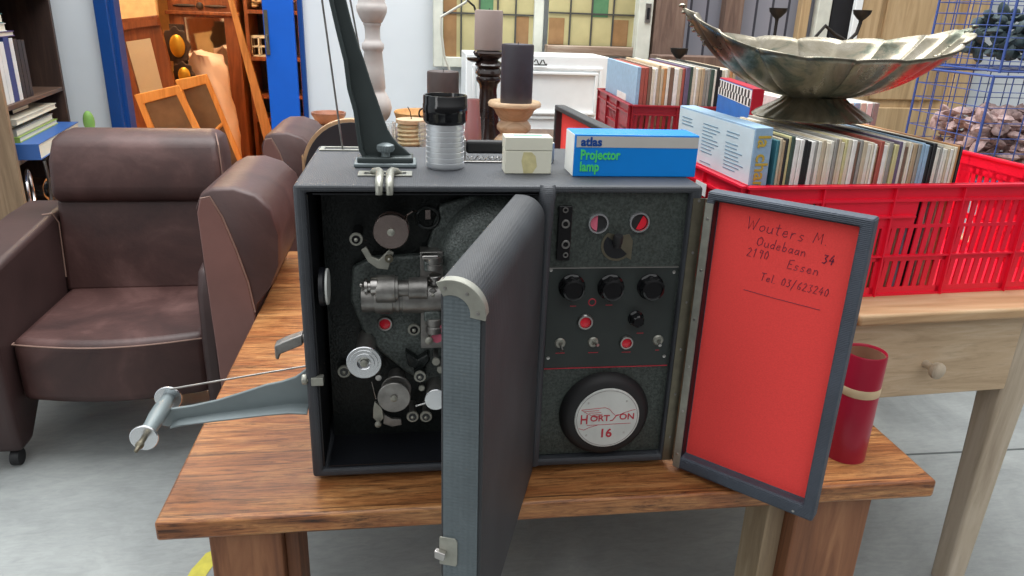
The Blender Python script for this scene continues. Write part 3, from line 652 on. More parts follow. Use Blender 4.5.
# leather strip over the divider hinge
mb = MB()
loops = []
for z, bulge, wd in ((B+H+.0012, .001, .011), (B+H-.002, .006, .012), (B+H-.012, .012, .0125), (B+H-.03, .014, .011), (B+H-.08, .011, .009), (B+.25, .008, .008), (B+.08, .006, .008), (B+.004, .005, .0075)):
    cxh = .3625
    loops.append([V((cxh+wd*math.cos(R(t)), .001-bulge*max(0, math.sin(R(t)))*1.0-(0 if bulge > 0 else bulge*0), z)) for t in range(0, 181, 15)]+[V((cxh-wd, .003, z)), V((cxh+wd, .003, z))])
mb.loft(loops); mb.build('hinge_cover', 'leatherette', P)
# feet
for x, y in ((.04, .04), (.56, .04), (.04, .29), (.56, .29)):
    MB().lathe([(.012, 0), (.015, .003), (.016, .012)], (x, y, TT), (0, 0, 1), 20).build('rubber_foot', 'black_matt', P)
# left door, swung towards the camera
ang = math.atan2(.947, .32)
dvec = V((-.32, -.947, 0)).normalized(); nvec = V((.947, -.32, 0)).normalized()
H0 = V((.313, -.004, B))
Ld, td, zt_, zb_ = .385, .046, .476, -.004
rr = .034
prof = [(0, zb_), (td-.012, zb_)]+arc(td-.012, zb_+.012, .012, -90, 0, 5)+arc(td-rr, zt_-rr, rr, 0, 90, 12)+[(0, zt_)]
mb = MB(); mb.loft([[H0+dvec*s_+nvec*a_+V((0, 0, b9)) for a_, b9 in prof] for s_ in (0, Ld)])
ldoor = mb.build('left_door', 'leatherette_dark', P, bevel=.005, seg=3, ang=50)
K['free_edge'] = leatherette('woven_leatherette_edge', srgb(92, 102, 106), weave=(230, 230, 330), st=.6)
E0 = H0+dvec*(Ld+.0006)
pr2 = [(.003, zb_+.004), (td-.014, zb_+.004)]+arc(td-.012, zb_+.014, .009, -90, 0, 4)+arc(td-rr-.002, zt_-rr-.002, rr-.003, 0, 90, 12)+[(.003, zt_-.005)]
mb = MB(); mb.prism([(a_, b9) for a_, b9 in pr2], E0, nvec, (0, 0, 1), dvec, .0008); mb.build('door_edge_covering', 'free_edge', ldoor)
# corner plate
ring = arc(td-rr, zt_-rr, rr+.0012, -8, 118, 16)+arc(td-rr, zt_-rr, rr-.015, 118, -8, 16)
mb = MB(); mb.prism(ring, E0+dvec*.0008, nvec, (0, 0, 1), dvec, .0018)
ring2 = arc(td-rr, zt_-rr, rr+.0014, 0, 112, 16)+arc(td-rr, zt_-rr, rr, 112, 0, 16)
mb.prism(ring2, E0-dvec*.010, nvec, (0, 0, 1), dvec, .0125)
cp = mb.build('corner_plate', 'cream_metal', ldoor, bevel=.0006)
for a_ in (5, 55, 105):
    q = E0+dvec*.0026+nvec*(td-rr+(rr-.007)*math.cos(R(a_)))+V((0, 0, zt_-rr+(rr-.007)*math.sin(R(a_))))
    MB().lathe([(.002, 0), (.0018, .001), (.0001, .0013)], q, dvec, 12).build('rivet', 'dull_steel', cp)
# latch on the free edge
zc = .150
mb = MB(); mb.prism([(-.001, zc-.020), (.018, zc-.020), (.020, zc-.017), (.020, zc+.014), (.017, zc+.018), (-.001, zc+.018)], E0+dvec*.0008, nvec, (0, 0, 1), dvec, .0015)
lp = mb.build('latch_plate', 'cream_metal', ldoor, bevel=.0005)
mb = MB(); mb.prism([(-.005, zc-.007), (.006, zc-.010), (.008, zc), (-.005, zc+.003)], E0+dvec*.0022, nvec, (0, 0, 1), dvec, .007); mb.build('latch_hook', 'steel', lp, bevel=.001)
# right door with red lining
dv = V((.71, -.70, 0)).normalized(); nin = V((-.70, -.71, 0)).normalized()
H1 = V((.6045, -.012, B-.004)); Lr, tr_ = .236, .028
mb = MB()
def pr(a_, n_, z_): return H1+dv*a_-nin*n_+V((0, 0, z_))
bL, bT, bB, bR = .012, .013, .024, .018
outer = [(0, 0), (Lr, 0), (Lr, H), (0, H)]; inner = [(bL, bB), (Lr-bR, bB), (Lr-bR, H-bT), (bL, H-bT)]
vs = [pr(a_, 0, z_) for a_, z_ in outer]+[pr(a_, 0, z_) for a_, z_ in inner]+[pr(a_, tr_, z_) for a_, z_ in outer]+[pr(a_, .020, z_) for a_, z_ in inner]
fs = [(0, 1, 5, 4), (1, 2, 6, 5), (2, 3, 7, 6), (3, 0, 4, 7), (8, 11, 10, 9), (0, 8, 9, 1), (1, 9, 10, 2), (2, 10, 11, 3), (3, 11, 8, 0), (4, 5, 13, 12), (5, 6, 14, 13), (6, 7, 15, 14), (7, 4, 12, 15), (12, 13, 14, 15)]
mb.add(vs, fs); rdoor = mb.build('right_door', 'leather_ribbed', P, bevel=.004, seg=3)
vs = [pr(bL+.001, .0215, bB+.001), pr(Lr-bR-.001, .0215, bB+.001), pr(Lr-bR-.001, .0215, H-bT-.001), pr(bL+.001, .0215, H-bT-.001)]
mb = MB(); q = [(bL+.001, bB+.001), (Lr-bR-.001, bB+.001), (Lr-bR-.001, H-bT-.001), (bL+.001, H-bT-.001)]
mb.prism(q, pr(0, .0196, 0), dv, (0, 0, 1), nin, .0006); red = mb.build('red_lining', 'red_lining', rdoor)
il = MB(); e = .0008
il.prism([(bL, bB), (bL+e, bB), (bL+e, H-bT), (bL, H-bT)], pr(0, .0195, 0), dv, (0, 0, 1), nin, .0175)
il.prism([(bL, H-bT-e), (Lr-bR, H-bT-e), (Lr-bR, H-bT), (bL, H-bT)], pr(0, .0195, 0), dv, (0, 0, 1), nin, .0175)
il.build('recess_edging', 'inner_black', rdoor)
p_ = pr(Lr-.03, -.0005, .008); MB().lathe([(.0022, 0), (.002, .001), (.0001, .0014)], p_, nin, 12).build('screw', 'steel', rdoor)
# handwriting: pen strokes
G = {'W': [[(0, 1), (.2, 0), (.4, .7), (.6, 0), (.85, 1)]], 'o': [[(.3, .5), (.08, .4), (.05, .15), (.25, 0), (.45, .15), (.45, .4), (.3, .5)]],
     'u': [[(.05, .5), (.05, .1), (.25, 0), (.45, .15), (.45, .5)], [(.45, .15), (.52, 0)]], 't': [[(.25, .9), (.22, .1), (.38, 0)], [(.05, .6), (.45, .62)]],
     'e': [[(.05, .25), (.42, .3), (.35, .5), (.12, .45), (.05, .15), (.25, 0), (.45, .1)]], 'r': [[(.1, .5), (.1, 0)], [(.1, .3), (.25, .5), (.4, .48)]],
     's': [[(.42, .45), (.2, .5), (.12, .35), (.4, .18), (.3, .02), (.05, .05)]], 'M': [[(0, 0), (.12, .9), (.38, .3), (.62, .9), (.72, 0)]],
     'O': [[(.35, .95), (.08, .7), (.05, .25), (.3, 0), (.6, .25), (.6, .7), (.35, .95)]], 'd': [[(.42, .4), (.2, .5), (.05, .25), (.2, 0), (.42, .15)], [(.45, 1), (.45, 0)]],
     'b': [[(.08, 1), (.08, 0)], [(.08, .35), (.3, .5), (.45, .25), (.3, 0), (.08, .1)]], 'a': [[(.42, .45), (.15, .48), (.05, .2), (.2, 0), (.42, .2)], [(.43, .5), (.43, .05), (.52, 0)]],
     'n': [[(.08, .5), (.08, 0)], [(.08, .35), (.28, .5), (.43, .35), (.45, 0)]], '3': [[(.05, .9), (.4, .9), (.2, .55), (.42, .3), (.25, 0), (.03, .08)]],
     '4': [[(.3, 1), (.02, .35), (.5, .38)], [(.36, .65), (.32, 0)]], '2': [[(.05, .8), (.25, .98), (.42, .75), (.05, 0), (.5, .03)]], '1': [[(.1, .75), (.25, 1), (.22, 0)]],
     '9': [[(.42, .8), (.15, .95), (.1, .6), (.4, .65)], [(.42, .9), (.35, 0)]], '0': [[(.25, .95), (.05, .6), (.1, .1), (.35, .05), (.45, .5), (.25, .95)]],
     'E': [[(.5, .95), (.08, .9), (.05, .02), (.5, .05)], [(.06, .5), (.4, .5)]], 'T': [[(0, .95), (.6, .98)], [(.3, .96), (.27, 0)]], 'l': [[(.1, 1), (.1, .05), (.2, 0)]],
     '.': [[(.05, 0), (.1, .03)]], '/': [[(.0, -.3), (.35, 1.1)]], '6': [[(.4, .95), (.1, .5), (.1, .1), (.35, 0), (.42, .3), (.12, .4)]], ' ': []}
def write(s, a0, z0, size, slope, ink=.0005):
    mb = MB(); x = a0
    for ch in s:
        for st in G[ch]:
            mb.tube([pr(x+p[0]*size*.95+.15*p[1]*size, .0186, z0-(x-a0)*slope+p[1]*size) for p in st], ink, 5)
        x += size*({'W': 1.0, 'M': .95, 'O': .8, '.': .3, 'l': .35, ' ': .55, 'T': .7}.get(ch, .62))
    mb.build('handwriting', 'ink', rdoor)
write('Wouters', .060, H-.050, .0185, .05); write('M.', .158, H-.052, .017, .05)
write('Oudebaan', .078, H-.073, .0145, .03); write('34', .175, H-.079, .014, 0, .0009)
write('2190', .066, H-.092, .014, -.02); write('Essen', .128, H-.098, .015, .02)
write('Tel. 03/623240', .092, H-.125, .0125, .02)
mb = MB(); mb.tube([pr(.07, .0186, H-.146), pr(.12, .0186, H-.148), pr(.185, .0186, H-.149)], .0004, 5); mb.build('handwriting', 'ink', rdoor)
# piano hinge
mb = MB(); mb.box(.588, .606, -.0022, -.0002, B+.004, B+H-.018); mb.cyl((.6085, -.004, B+.004), (.6085, -.004, B+H-.018), .0028)
hg = mb.build('piano_hinge', 'brass_dull', P)
mb = MB(); q = [(0, .004), (.012, .004), (.012, H-.018), (0, H-.018)]; mb.prism(q, pr(0.0, -.0003, 0), dv, (0, 0, 1), nin, .0015); mb.build('hinge_leaf', 'cream_metal', hg)
for k_ in range(6):
    z_ = .03+k_*.083
    MB().lathe([(.0024, 0), (.002, .001), (.0001, .0013)], pr(.006, -.0017, z_), nin, 10).build('screw', 'steel', hg)
    MB().lathe([(.0024, 0), (.002, .001), (.0001, .0013)], (.597, -.0021, B+z_+.02), (0, -1, 0), 10).build('screw', 'dull_steel', hg)
# rear door standing open behind the case
c0 = V((.640, D+.012, B)); c1 = V((.594, D+.012+.72, B)); dr = (c1-c0).normalized(); nr = V((-dr.y, dr.x, 0))
zr1 = H
Lb = .70
def pb(a_, n_, z_): return c0+dr*a_+nr*n_+V((0, 0, z_))
vs = [pb(a_, .03, z_) for a_, z_ in ((0, 0), (Lb, 0), (Lb, zr1), (0, zr1))]+[pb(a_, .03, z_) for a_, z_ in ((.014, .014), (Lb-.014, .014), (Lb-.014, zr1-.014), (.014, zr1-.014))]
vs += [pb(a_, 0, z_) for a_, z_ in ((0, 0), (Lb, 0), (Lb, zr1), (0, zr1))]+[pb(a_, .01, z_) for a_, z_ in ((.014, .014), (Lb-.014, .014), (Lb-.014, zr1-.014), (.014, zr1-.014))]
bd_ = MB().add(vs, fs).build('rear_door', 'leatherette_dark', P, bevel=.003)
mb = MB(); mb.prism([(.015, .015), (Lb-.015, .015), (Lb-.015, zr1-.015), (.015, zr1-.015)], pb(0, .0103, 0), dr, (0, 0, 1), nr, .0006); mb.build('red_lining', 'red_lining', bd_)

# ------------------------------------------------------------------ things on the case top
zt += .0002
A = thing('lamp_box', 'blue and grey cardboard projector lamp box lying on the projector case', 'box', (.51, .09, zt))
ax0, ax1, ay0, ay1, az1 = .413, .613, .066, .130, zt+.066
MB().box(ax0, ax1, ay0, ay1, zt, az1).build('carton', 'blue_box', A, bevel=.0015)
MB().box(ax0+.003, ax1-.001, ay0-.0006, ay0+.0002, az1-.020, az1-.003).build('grey_band', 'band_grey', A)
mb = MB(); mb.prism([(ay0+.001, zt+.001), (ay1-.001, zt+.001), (ay1-.001, az1-.001), (ay0+.001, az1-.001)], (ax0-.0006, 0, 0), (0, 1, 0), (0, 0, 1), (1, 0, 0), .0006); mb.build('end_flap', 'white_card', A)
text('lettering', 'atlas', .0185, (ax0+.010, ay0-.001, az1-.0175), LX, LZ, 'blue_ink', A, bold=.0006)
text('lettering', 'Projector', .021, (ax0+.010, ay0-.0006, az1-.0385), LX, LZ, 'green_ink', A, bold=.0006, sx=.78)
text('lettering', 'lamp', .021, (ax0+.010, ay0-.0006, az1-.057), LX, LZ, 'green_ink', A, bold=.0006, sx=.78)
A = thing('plastic_box', 'small cream lidded box with a yellow stain beside the blue lamp box', 'box', (.345, .1, zt))
MB().box(.308, .382, .085, .122, zt, zt+.036).build('box_base', 'cream_card', A, bevel=.001)
MB().box(.3075, .3825, .0845, .1225, zt+.0365, zt+.057).build('lid', 'cream_card', A, bevel=.001)
mb = MB(); mb.box(.318, .372, .093, .114, zt+.0571, zt+.0576); mb.build('label_card', 'white_card', A)
MB().box(.322, .368, .096, .108, zt+.0577, zt+.0580).build('label_window', 'teal', A)
pp = [(.338, 0.001), (.352, .001), (.359, .012), (.356, .028), (.350, .034), (.337, .034), (.334, .02)]
MB().prism([(a_, zt+b9) for a_, b9 in pp], (0, .0847, 0), LX, LZ, (0, 1, 0), .0004).build('adhesive_stain', 'stain', A)
A = thing('projection_lens', 'silver ribbed projection lens with black hood standing on the projector case', 'lens', (.217, .132, zt))
prof = [(.028, 0), (.0295, .002)]
for i in range(8): z = .004+i*.0083; prof += [(.0305, z), (.0305, z+.006), (.0292, z+.0066), (.0292, z+.0078)]
prof += [(.0292, .072)]
K['satin'] = plain('satin_silver', (.82, .84, .86), .42, .85, .03)
MB().lathe(prof, (.217, .132, zt), (0, 0, 1), 48).build('barrel', 'satin', A)
MB().lathe([(.030, 0), (.0335, .004), (.0345, .006), (.0345, .016), (.0352, .017), (.0352, .030), (.0345, .031), (.0345, .042), (.0335, .044), (.0315, .044), (.0305, .040), (.029, .03), (.027, .01)], (.217, .132, zt+.070), (0, 0, 1), 48, cap=False).build('hood', 'black_gloss', A)
MB().lathe([(.0285, 0), (.027, .004), (.0001, .007)], (.217, .132, zt+.078), (0, 0, 1), 36).build('front_glass', 'black_gloss', A)

# ------------------------------------------------------------------ red card tube
tx, ty = .941, .015
A = thing('cardboard_tube', 'crimson cardboard tube with a masking tape band on the teak table', 'tube', (tx, ty, TT))
MB().lathe([(.0355, 0), (.0355, .204), (.034, .207), (.032, .204), (.032, .004), (.0001, .004)], (tx, ty, TT), (0, 0, 1), 40, cap=False).build('tube_wall', 'tube_red', A)
MB().lathe([(.0322, .202), (.0316, .202), (.0316, .01), (.0322, .01)], (tx, ty, TT), (0, 0, 1), 40, cap=False).build('tube_inside', 'cardboard', A)
MB().lathe([(.0357, .130), (.0362, .131), (.0362, .145), (.0357, .146)], (tx, ty, TT), (0, 0, 1), 40, cap=False).build('tape_band', 'tape', A)

# ------------------------------------------------------------------ old pine table with drawer
zp = .76
A = thing('pine_table', 'weathered pine table with a drawer carrying the bright red crate', 'table', (1.27, .6, 0), rz=0)
TM = Matrix.Translation((1.08, .165, 0)) @ Matrix.Rotation(R(3.5), 4, 'Z')
def tb(*a): return MB().box(*a).xf(TM)
tb(-.06, .62, 0, 1.0, zp-.024, zp).build('tabletop', 'pine_top', A, bevel=.006, seg=3)
tb(-.15, -.064, 0, 1.0, zp-.024, zp).build('breadboard_end', 'pine_top', A, bevel=.006, seg=3)
dw = tb(-.08, .352, .028, .05, .558, .728).build('drawer', 'oldpine', A, bevel=.002)
kn = aty(920, 368, .17)
mb = MB(); mb.lathe([(.010, 0), (.008, .008), (.0075, .018), (.010, .024), (.016, .028), (.018, .034), (.017, .040), (.010, .045), (.0001, .046)], (1.215, .205, .632), (.15, -1, -.02), 28); mb.build('knob', 'oldpine_z', dw)
mb = tb(-.08, .6, .05, .07, .60, .735); mb.v += []; mb.build('apron', 'oldpine', A)
tb(.0, .6, .93, .95, .60, .735).build('apron', 'oldpine', A); tb(.56, .58, .07, .93, .60, .735).build('apron', 'oldpine', A)
for lx0, lx1, ly in ((-.012, .038, .03), (.352, .425, .03), (.10, .16, .9), (.53, .60, .9)):
    mb = MB(); k0 = .006
    loops = [[V((lx0+k_, ly+k_, z_)), V((lx1-k_, ly+k_, z_)), V((lx1-k_, ly+.07-k_, z_)), V((lx0+k_, ly+.07-k_, z_))] for z_, k_ in ((0, .010), (.4, .004), (.56, 0), (.735, 0))]
    mb.loft(loops).xf(TM); mb.build('leg', 'oldpine_z', A, bevel=.008, seg=3)

# ------------------------------------------------------------------ plastic crates
def crate(name, label, M4, L_, Dp, Hc, mat, base_in=.03):
    """local: x along the front, y to the back"""
    o = thing(name, label, 'crate', M4.translation)
    rim = MB()
    def wall(p0, p1, nrm, end=False):
        p0 = V(p0); p1 = V(p1); u = (p1-p0).normalized(); n = V(nrm); Lw = (p1-p0).length
        m_ = MB()
        def bb(a0, a1, z0, z1, t0=0, t1=.004, sk=0):
            m_.prism([(a0, z0), (a1, z0), (a1+sk, z1), (a0+sk, z1)], p0+n*t0, u, (0, 0, 1), n, t1-t0)
        bb(0, Lw, Hc-.030, Hc, 0, .004); bb(-.004, Lw+.004, Hc-.005, Hc, -.004, .014); bb(0, Lw, Hc-.034, Hc-.029, 0, .010)
        bb(0, Lw, 0, .018, 0, .004); bb(0, Lw, 0, .004, 0, .008); z_m = .075
        bb(0, Lw, z_m, z_m+.012, 0, .004); bb(0, Lw, z_m+.010, z_m+.013, 0, .010)
        nb = max(2, round(Lw/.165)); st = Lw/nb
        for i in range(nb+1):
            a = i*st; a0 = max(0, a-.010); a1 = min(Lw, a+.010)
            bb(a0, a1, 0, Hc-.03, 0, .004); bb(max(0, a-.0015), min(Lw, a+.0015), 0, Hc-.005, 0, .012)
        panel = nb//2 if nb > 2 else 0
        if end:
            h0, h1 = Lw*.36, Lw*.64; za, zb_e = Hc-.085, Hc-.048
            bb(0, h0, Hc-.115, Hc-.03); bb(h1, Lw, Hc-.115, Hc-.03); bb(h0, h1, Hc-.115, za); bb(h0, h1, zb_e, Hc-.03)
            bb(h0-.004, h1+.004, zb_e, zb_e+.004, 0, .010); bb(h0-.004, h1+.004, za-.004, za, 0, .010)
        for i in range(nb):
            s0 = i*st+.010; s1 = (i+1)*st-.010; n_ = 7; w_ = (s1-s0)/n_
            for j in range(n_+0):
                a = s0+j*w_
                bb(a, a+w_*.56, .018, z_m, 0, .0035, .003); bb(a, a+w_*.56, z_m+.012, Hc-.09 if Hc > .2 else Hc-.03, 0, .0035, .003)
                if Hc > .2: bb(a, a+w_*.56, Hc-.083, Hc-.03, 0, .0035, .002)
            if Hc > .2:
                bb(s0, s1, Hc-.09, Hc-.083, 0, .004)
        if nb > 3:
            m_2 = (nb//2-1)*st
            bb(m_2+.01, m_2+st*1.35, Hc-.085, Hc-.03, 0, .005); bb(m_2+.01, m_2+st*1.35, Hc-.067, Hc-.063, 0, .012)
        m_.xf(M4); return m_
    for nm, p0, p1, nn in (('side_wall', (0, 0, 0), (L_, 0, 0), (0, -1, 0)), ('side_wall', (L_, Dp, 0), (0, Dp, 0), (0, 1, 0)), ('end_wall', (0, Dp, 0), (0, 0, 0), (-1, 0, 0)), ('end_wall', (L_, 0, 0), (L_, Dp, 0), (1, 0, 0))):
        wall(p0, p1, nn, nm == 'end_wall').build(nm, mat, o)
    MB().box(0, L_, 0, Dp, .0005, .005).xf(M4).build('crate_bottom', mat, o)
    return o
C1 = Matrix.Translation((.793, .248, zp)) @ Matrix.Rotation(R(4.0), 4, 'Z')
cr1 = crate('record_crate', 'bright red slotted plastic crate full of records on the pine table', C1, .79, .50, .235, 'crate_red')
tg = C1.inverted() @ atx(708, 186, .785)
MB().box(-.0155, -.0145, tg.y-.03, tg.y+.02, tg.z-.016, tg.z+.010).xf(C1).build('price_label', 'white_card', cr1)
cols = {'white': srgb(232, 230, 224), 'cream': srgb(218, 210, 190), 'ivory': srgb(224, 220, 208), 'beige': srgb(196, 182, 156), 'tan': srgb(178, 156, 126), 'grey': srgb(150, 148, 142), 'black': srgb(30, 30, 32),
        'brown': srgb(124, 98, 82), 'red': srgb(164, 84, 72), 'pale blue': srgb(150, 180, 205), 'yellow': srgb(200, 192, 140), 'purple': srgb(104, 92, 118), 'orange': srgb(190, 140, 92), 'dark green': srgb(60, 80, 70), 'teal': srgb(60, 120, 130)}
KM = {k: plain(k.replace(' ', '_')+'_record_sleeve', c, .5, 0, .1, 60) for k, c in cols.items()}
edge_txt = plain('sleeve_print', (.05, .05, .06), .5)
def record(M4, x, th, Dp, Hh, col, label, group, y0=.012, lean=0):
    m_ = MB().box(0, th, 0, Dp, 0, Hh); Mx = M4 @ Matrix.Translation((x, y0, .006)) @ Matrix.Rotation(lean, 4, 'Y')
    m_.xf(Mx); o = m_.build('record_sleeve', KM[col], loc=Mx.translation, bevel=.0008, seg=1)
    return tag(o, label, 'record', group)
# box set at the left end
Mx = C1
RL, RH = .345, .335
A = thing('record_box_set', 'thick pale blue record box with gold lettered spine in the bright red crate', 'record', C1 @ V((.03, .012, .006)))
bs = MB().box(.012, .048, .012, .012+RL, .006, .006+RH).xf(C1 @ Matrix.Rotation(R(-1), 4, 'Y')).build('slipcase', KM['pale blue'], A, bevel=.001)
MR = C1 @ Matrix.Rotation(R(-1), 4, 'Y')
MB().box(.0112, .0118, .014, .010+RL, .010, .002+RH).xf(MR).build('printed_cover', plain('pale_blue_white_print', srgb(206, 222, 228), .45, 0, .05, 20), A)
K['fine_print'] = plain('fine_blue_print', srgb(120, 150, 170), .5); K['goldprint'] = plain('gold_print', srgb(196, 168, 70), .4)
mb = MB()
for cidx in range(3):
    for r_ in range(34):
        if random.random() < .12: continue
        yb9 = .012+RL-.02-cidx*.108; z9 = .318-.0072*r_
        if z9 < .05: continue
        l9 = .085*random.uniform(.55, 1)
        mb.box(.0106, .0111, yb9-l9, yb9, z9, z9+.0022)
mb.xf(MR).build('liner_print', 'fine_print', A)
text('spine_lettering', 'la chanson', .036, MR @ V((.020, .0118-.0006, .328)), MR.to_3x3() @ V((0, 0, -1)), MR.to_3x3() @ V((1, 0, 0)), 'goldprint', A, bold=.0006, sx=1.05)
seq1 = ['teal', 'beige', 'tan', 'black', 'yellow', 'dark green', 'white', 'white', 'black', 'black', 'white', 'grey', 'ivory', 'beige', 'cream', 'ivory', 'grey', 'beige', 'cream', 'yellow', 'cream', 'white', 'brown', 'grey', 'beige', 'ivory', 'cream', 'white', 'tan', 'red', 'white', 'cream', 'grey',
        'yellow', 'purple', 'ivory', 'brown', 'cream', 'white', 'tan', 'grey', 'pale blue', 'pale blue', 'black', 'black', 'ivory', 'grey', 'white', 'ivory', 'beige', 'white', 'cream', 'orange', 'black']
x = .054; i = 0; n1 = len(seq1); span = .465-.054; wsum = [random.uniform(.7, 1.4) for _ in seq1]; s_tot = sum(wsum)
for i, cn in enumerate(seq1):
    th = wsum[i]/s_tot*span
    Hh = RH-.012-random.uniform(0, .012)-.02*i/n1
    record(C1, x, th-.0012, RL-random.uniform(0, .015), Hh, cn, '%s record sleeve in the bright red crate, %s after the pale blue box' % (cn, ordinal(i+1)), 'records packed in the bright red crate', y0=.010+random.uniform(0, .004))
    x += th
# second crate behind
zs2 = .76
A = thing('side_table', 'plain table behind the pine table holding the brick red crate and blue baskets', 'table', (1.5, 1.7, 0))
MB().box(.90, 2.85, 1.30, 2.35, zs2-.03, zs2).build('tabletop', 'pine_top', A, bevel=.003)
for x, y in ((.93, 1.33), (2.76, 1.33), (.93, 2.26), (2.76, 2.26)):
    MB().box(x, x+.06, y, y+.06, 0, zs2-.03).build('leg', 'oldpine_z', A, bevel=.003)
C2 = Matrix.Translation((.905, 1.42, zs2)) @ Matrix.Rotation(R(-3), 4, 'Z')
crate('record_crate', 'smaller brick red plastic crate of records behind the lamp box', C2, .78, .56, .250, 'crate_dark')
seq2 = ['pale blue', 'red', 'red', 'brown', 'cream', 'white', 'tan', 'beige', 'orange', 'ivory', 'brown', 'white', 'beige', 'red', 'purple', 'dark green', 'cream', 'white', 'beige', 'tan', 'grey', 'grey', 'dark green', 'ivory', 'black', 'black', 'cream', 'ivory', 'beige', 'orange', 'tan']
x = .012; span = .34; wsum = [random.uniform(.7, 1.4) for _ in seq2]; s_tot = sum(wsum)
for i, cn in enumerate(seq2):
    th = wsum[i]/s_tot*span
    Hh = .372-random.uniform(0, .012)
    rec = record(C2, x, th-.0015, .50, Hh, cn, '%s record sleeve in the brick red crate, %s from its left end' % (cn, ordinal(i+1)), 'records packed in the brick red crate', y0=.015+random.uniform(0, .006))
    if i == 0:
        rec.location = rec.location
        lb = MB().box(x-.0008, x-.0002, .15, .30, .14, .27).xf(C2).build('cover_label', KM['white'], rec)
    x += th
# checker-edged blue box record, red spine
A = thing('record_box_set', 'blue record box with black and white chequered band and red edge', 'record', (1.06, .79, zp))
MK = Matrix.Translation((1.040, .81, zp)) @ Matrix.Rotation(R(-9), 4, 'Z')
MB().box(0, .03, 0, .36, .001, .364).xf(MK).build('slipcase', plain('deep_red_card', srgb(170, 20, 45), .4), A, bevel=.001)
MB().box(-.0008, -.0002, .003, .357, .01, .361).xf(MK).build('printed_cover', plain('blue_sleeve', srgb(30, 110, 190), .4), A)
mb = MB(); mb2 = MB()
mb2.box(-.0013, -.0009, .003, .357, .316, .359)
for i in range(11):
    for j in range(2):
        mb.box(-.0018, -.0014, min(.347, .006+i*.032+(j % 2)*.016), min(.357, .006+i*.032+(j % 2)*.016+.016), .318+j*.0195, .318+j*.0195+.0195)
mb2.xf(MK).build('white_band', KM['white'], A); mb.xf(MK).build('chequers', KM['black'], A)
mb = MB()
for i in range(6):
    mb.prism([(.03+i*.048, .18), (.055+i*.048, .185), (.06+i*.048, .235-.02*(i % 3)), (.045+i*.048, .24), (.03+i*.048, .22)], MK @ V((-.0014, 0, 0)), MK.to_3x3() @ V((0, 1, 0)), (0, 0, 1), MK.to_3x3() @ V((-1, 0, 0)), .0004)
mb.build('cover_print', KM['white'], A)
x = .135
for i, cn in enumerate(['white', 'grey', 'cream', 'black', 'white', 'beige', 'red', 'ivory', 'pale blue', 'cream', 'white', 'grey']):
    record(Matrix.Translation((1.055, .79, zp-.005)) @ Matrix.Rotation(R(4.5), 4, 'Z'), x, .017, .33, .33, cn, '%s record sleeve behind the chequered blue box, %s along' % (cn, ordinal(i+1)), 'records right of the chequered blue box', y0=.02)
    x += .0195

# ------------------------------------------------------------------ fluted silver bowl on the records
bx, by = 1.02, .47
zf = zp+.006+RH-.004
A = thing('fluted_bowl', 'tarnished silver fluted boat shaped bowl on a pedestal foot resting on the records', 'bowl', (bx, by, zf))
MBm = Matrix.Translation((bx, by, zf)) @ Matrix.Rotation(R(-3), 4, 'Z')
MBt = MBm @ Matrix.Translation((0, 0, .044)) @ Matrix.Rotation(R(6), 4, 'X') @ Matrix.Translation((0, 0, -.044))
mb = MB(); nth = 280; nt_ = 20; loops = []
nl = 18
def bowlp(th, t, off=0):
    c_, s_ = math.cos(th), math.sin(th)
    lobe = abs(math.cos(th*nl/2)); lob = .91+.09*lobe**.55
    a = .314; b9 = .150
    rr_ = t*(1-(1-lob)*t**.4)
    pnt = max(0, abs(c_))**6
    ex = a*rr_*c_*(1+.0*pnt); ey = b9*rr_*s_*(1-.25*abs(c_)**4)
    z = .040+.100*t**2.2+(.066 if c_ < 0 else .046)*abs(c_)**4*t**3+.005*lobe**.6*t**3-off
    return V((ex, ey, z))
for j in range(nt_+1):
    t = max(j/nt_, .02); loops.append([MBt @ bowlp(2*math.pi*i/nth, t) for i in range(nth)])
mb.loft(loops, True, False)
bo = mb.build('bowl_body', 'silver', A, ang=25); md = bo.modifiers.new('s', 'SOLIDIFY'); md.thickness = .003
mb = MB(); loops = []
for r, z in ((.123, .000), (.126, .003), (.118, .008), (.104, .016), (.086, .026), (.070, .036), (.062, .044)):
    loops.append([MBm @ V((r*(1+(.03*math.cos(22*th_) if z > .005 else 0))*math.cos(th_), r*(1+(.03*math.cos(22*th_) if z > .005 else 0))*math.sin(th_)*.9, z)) for th_ in [2*math.pi*i/120 for i in range(120)]])
mb.loft(loops, True, True); mb.build('pedestal_foot', 'silver', A)
for sg in (-1, 1):
    mb = MB(); e_ = MBt @ bowlp(0 if sg > 0 else math.pi, 1)
    for i in range(8):
        q = MBt @ bowlp(0 if sg > 0 else math.pi, 1-.028*i)+V((0, .006*math.sin(i*2), .003+.0015*math.cos(i))); mb.sphere(q, .006, 10, (1.3, 1, .7))
    mb.build('cast_ornament', 'silver', A)

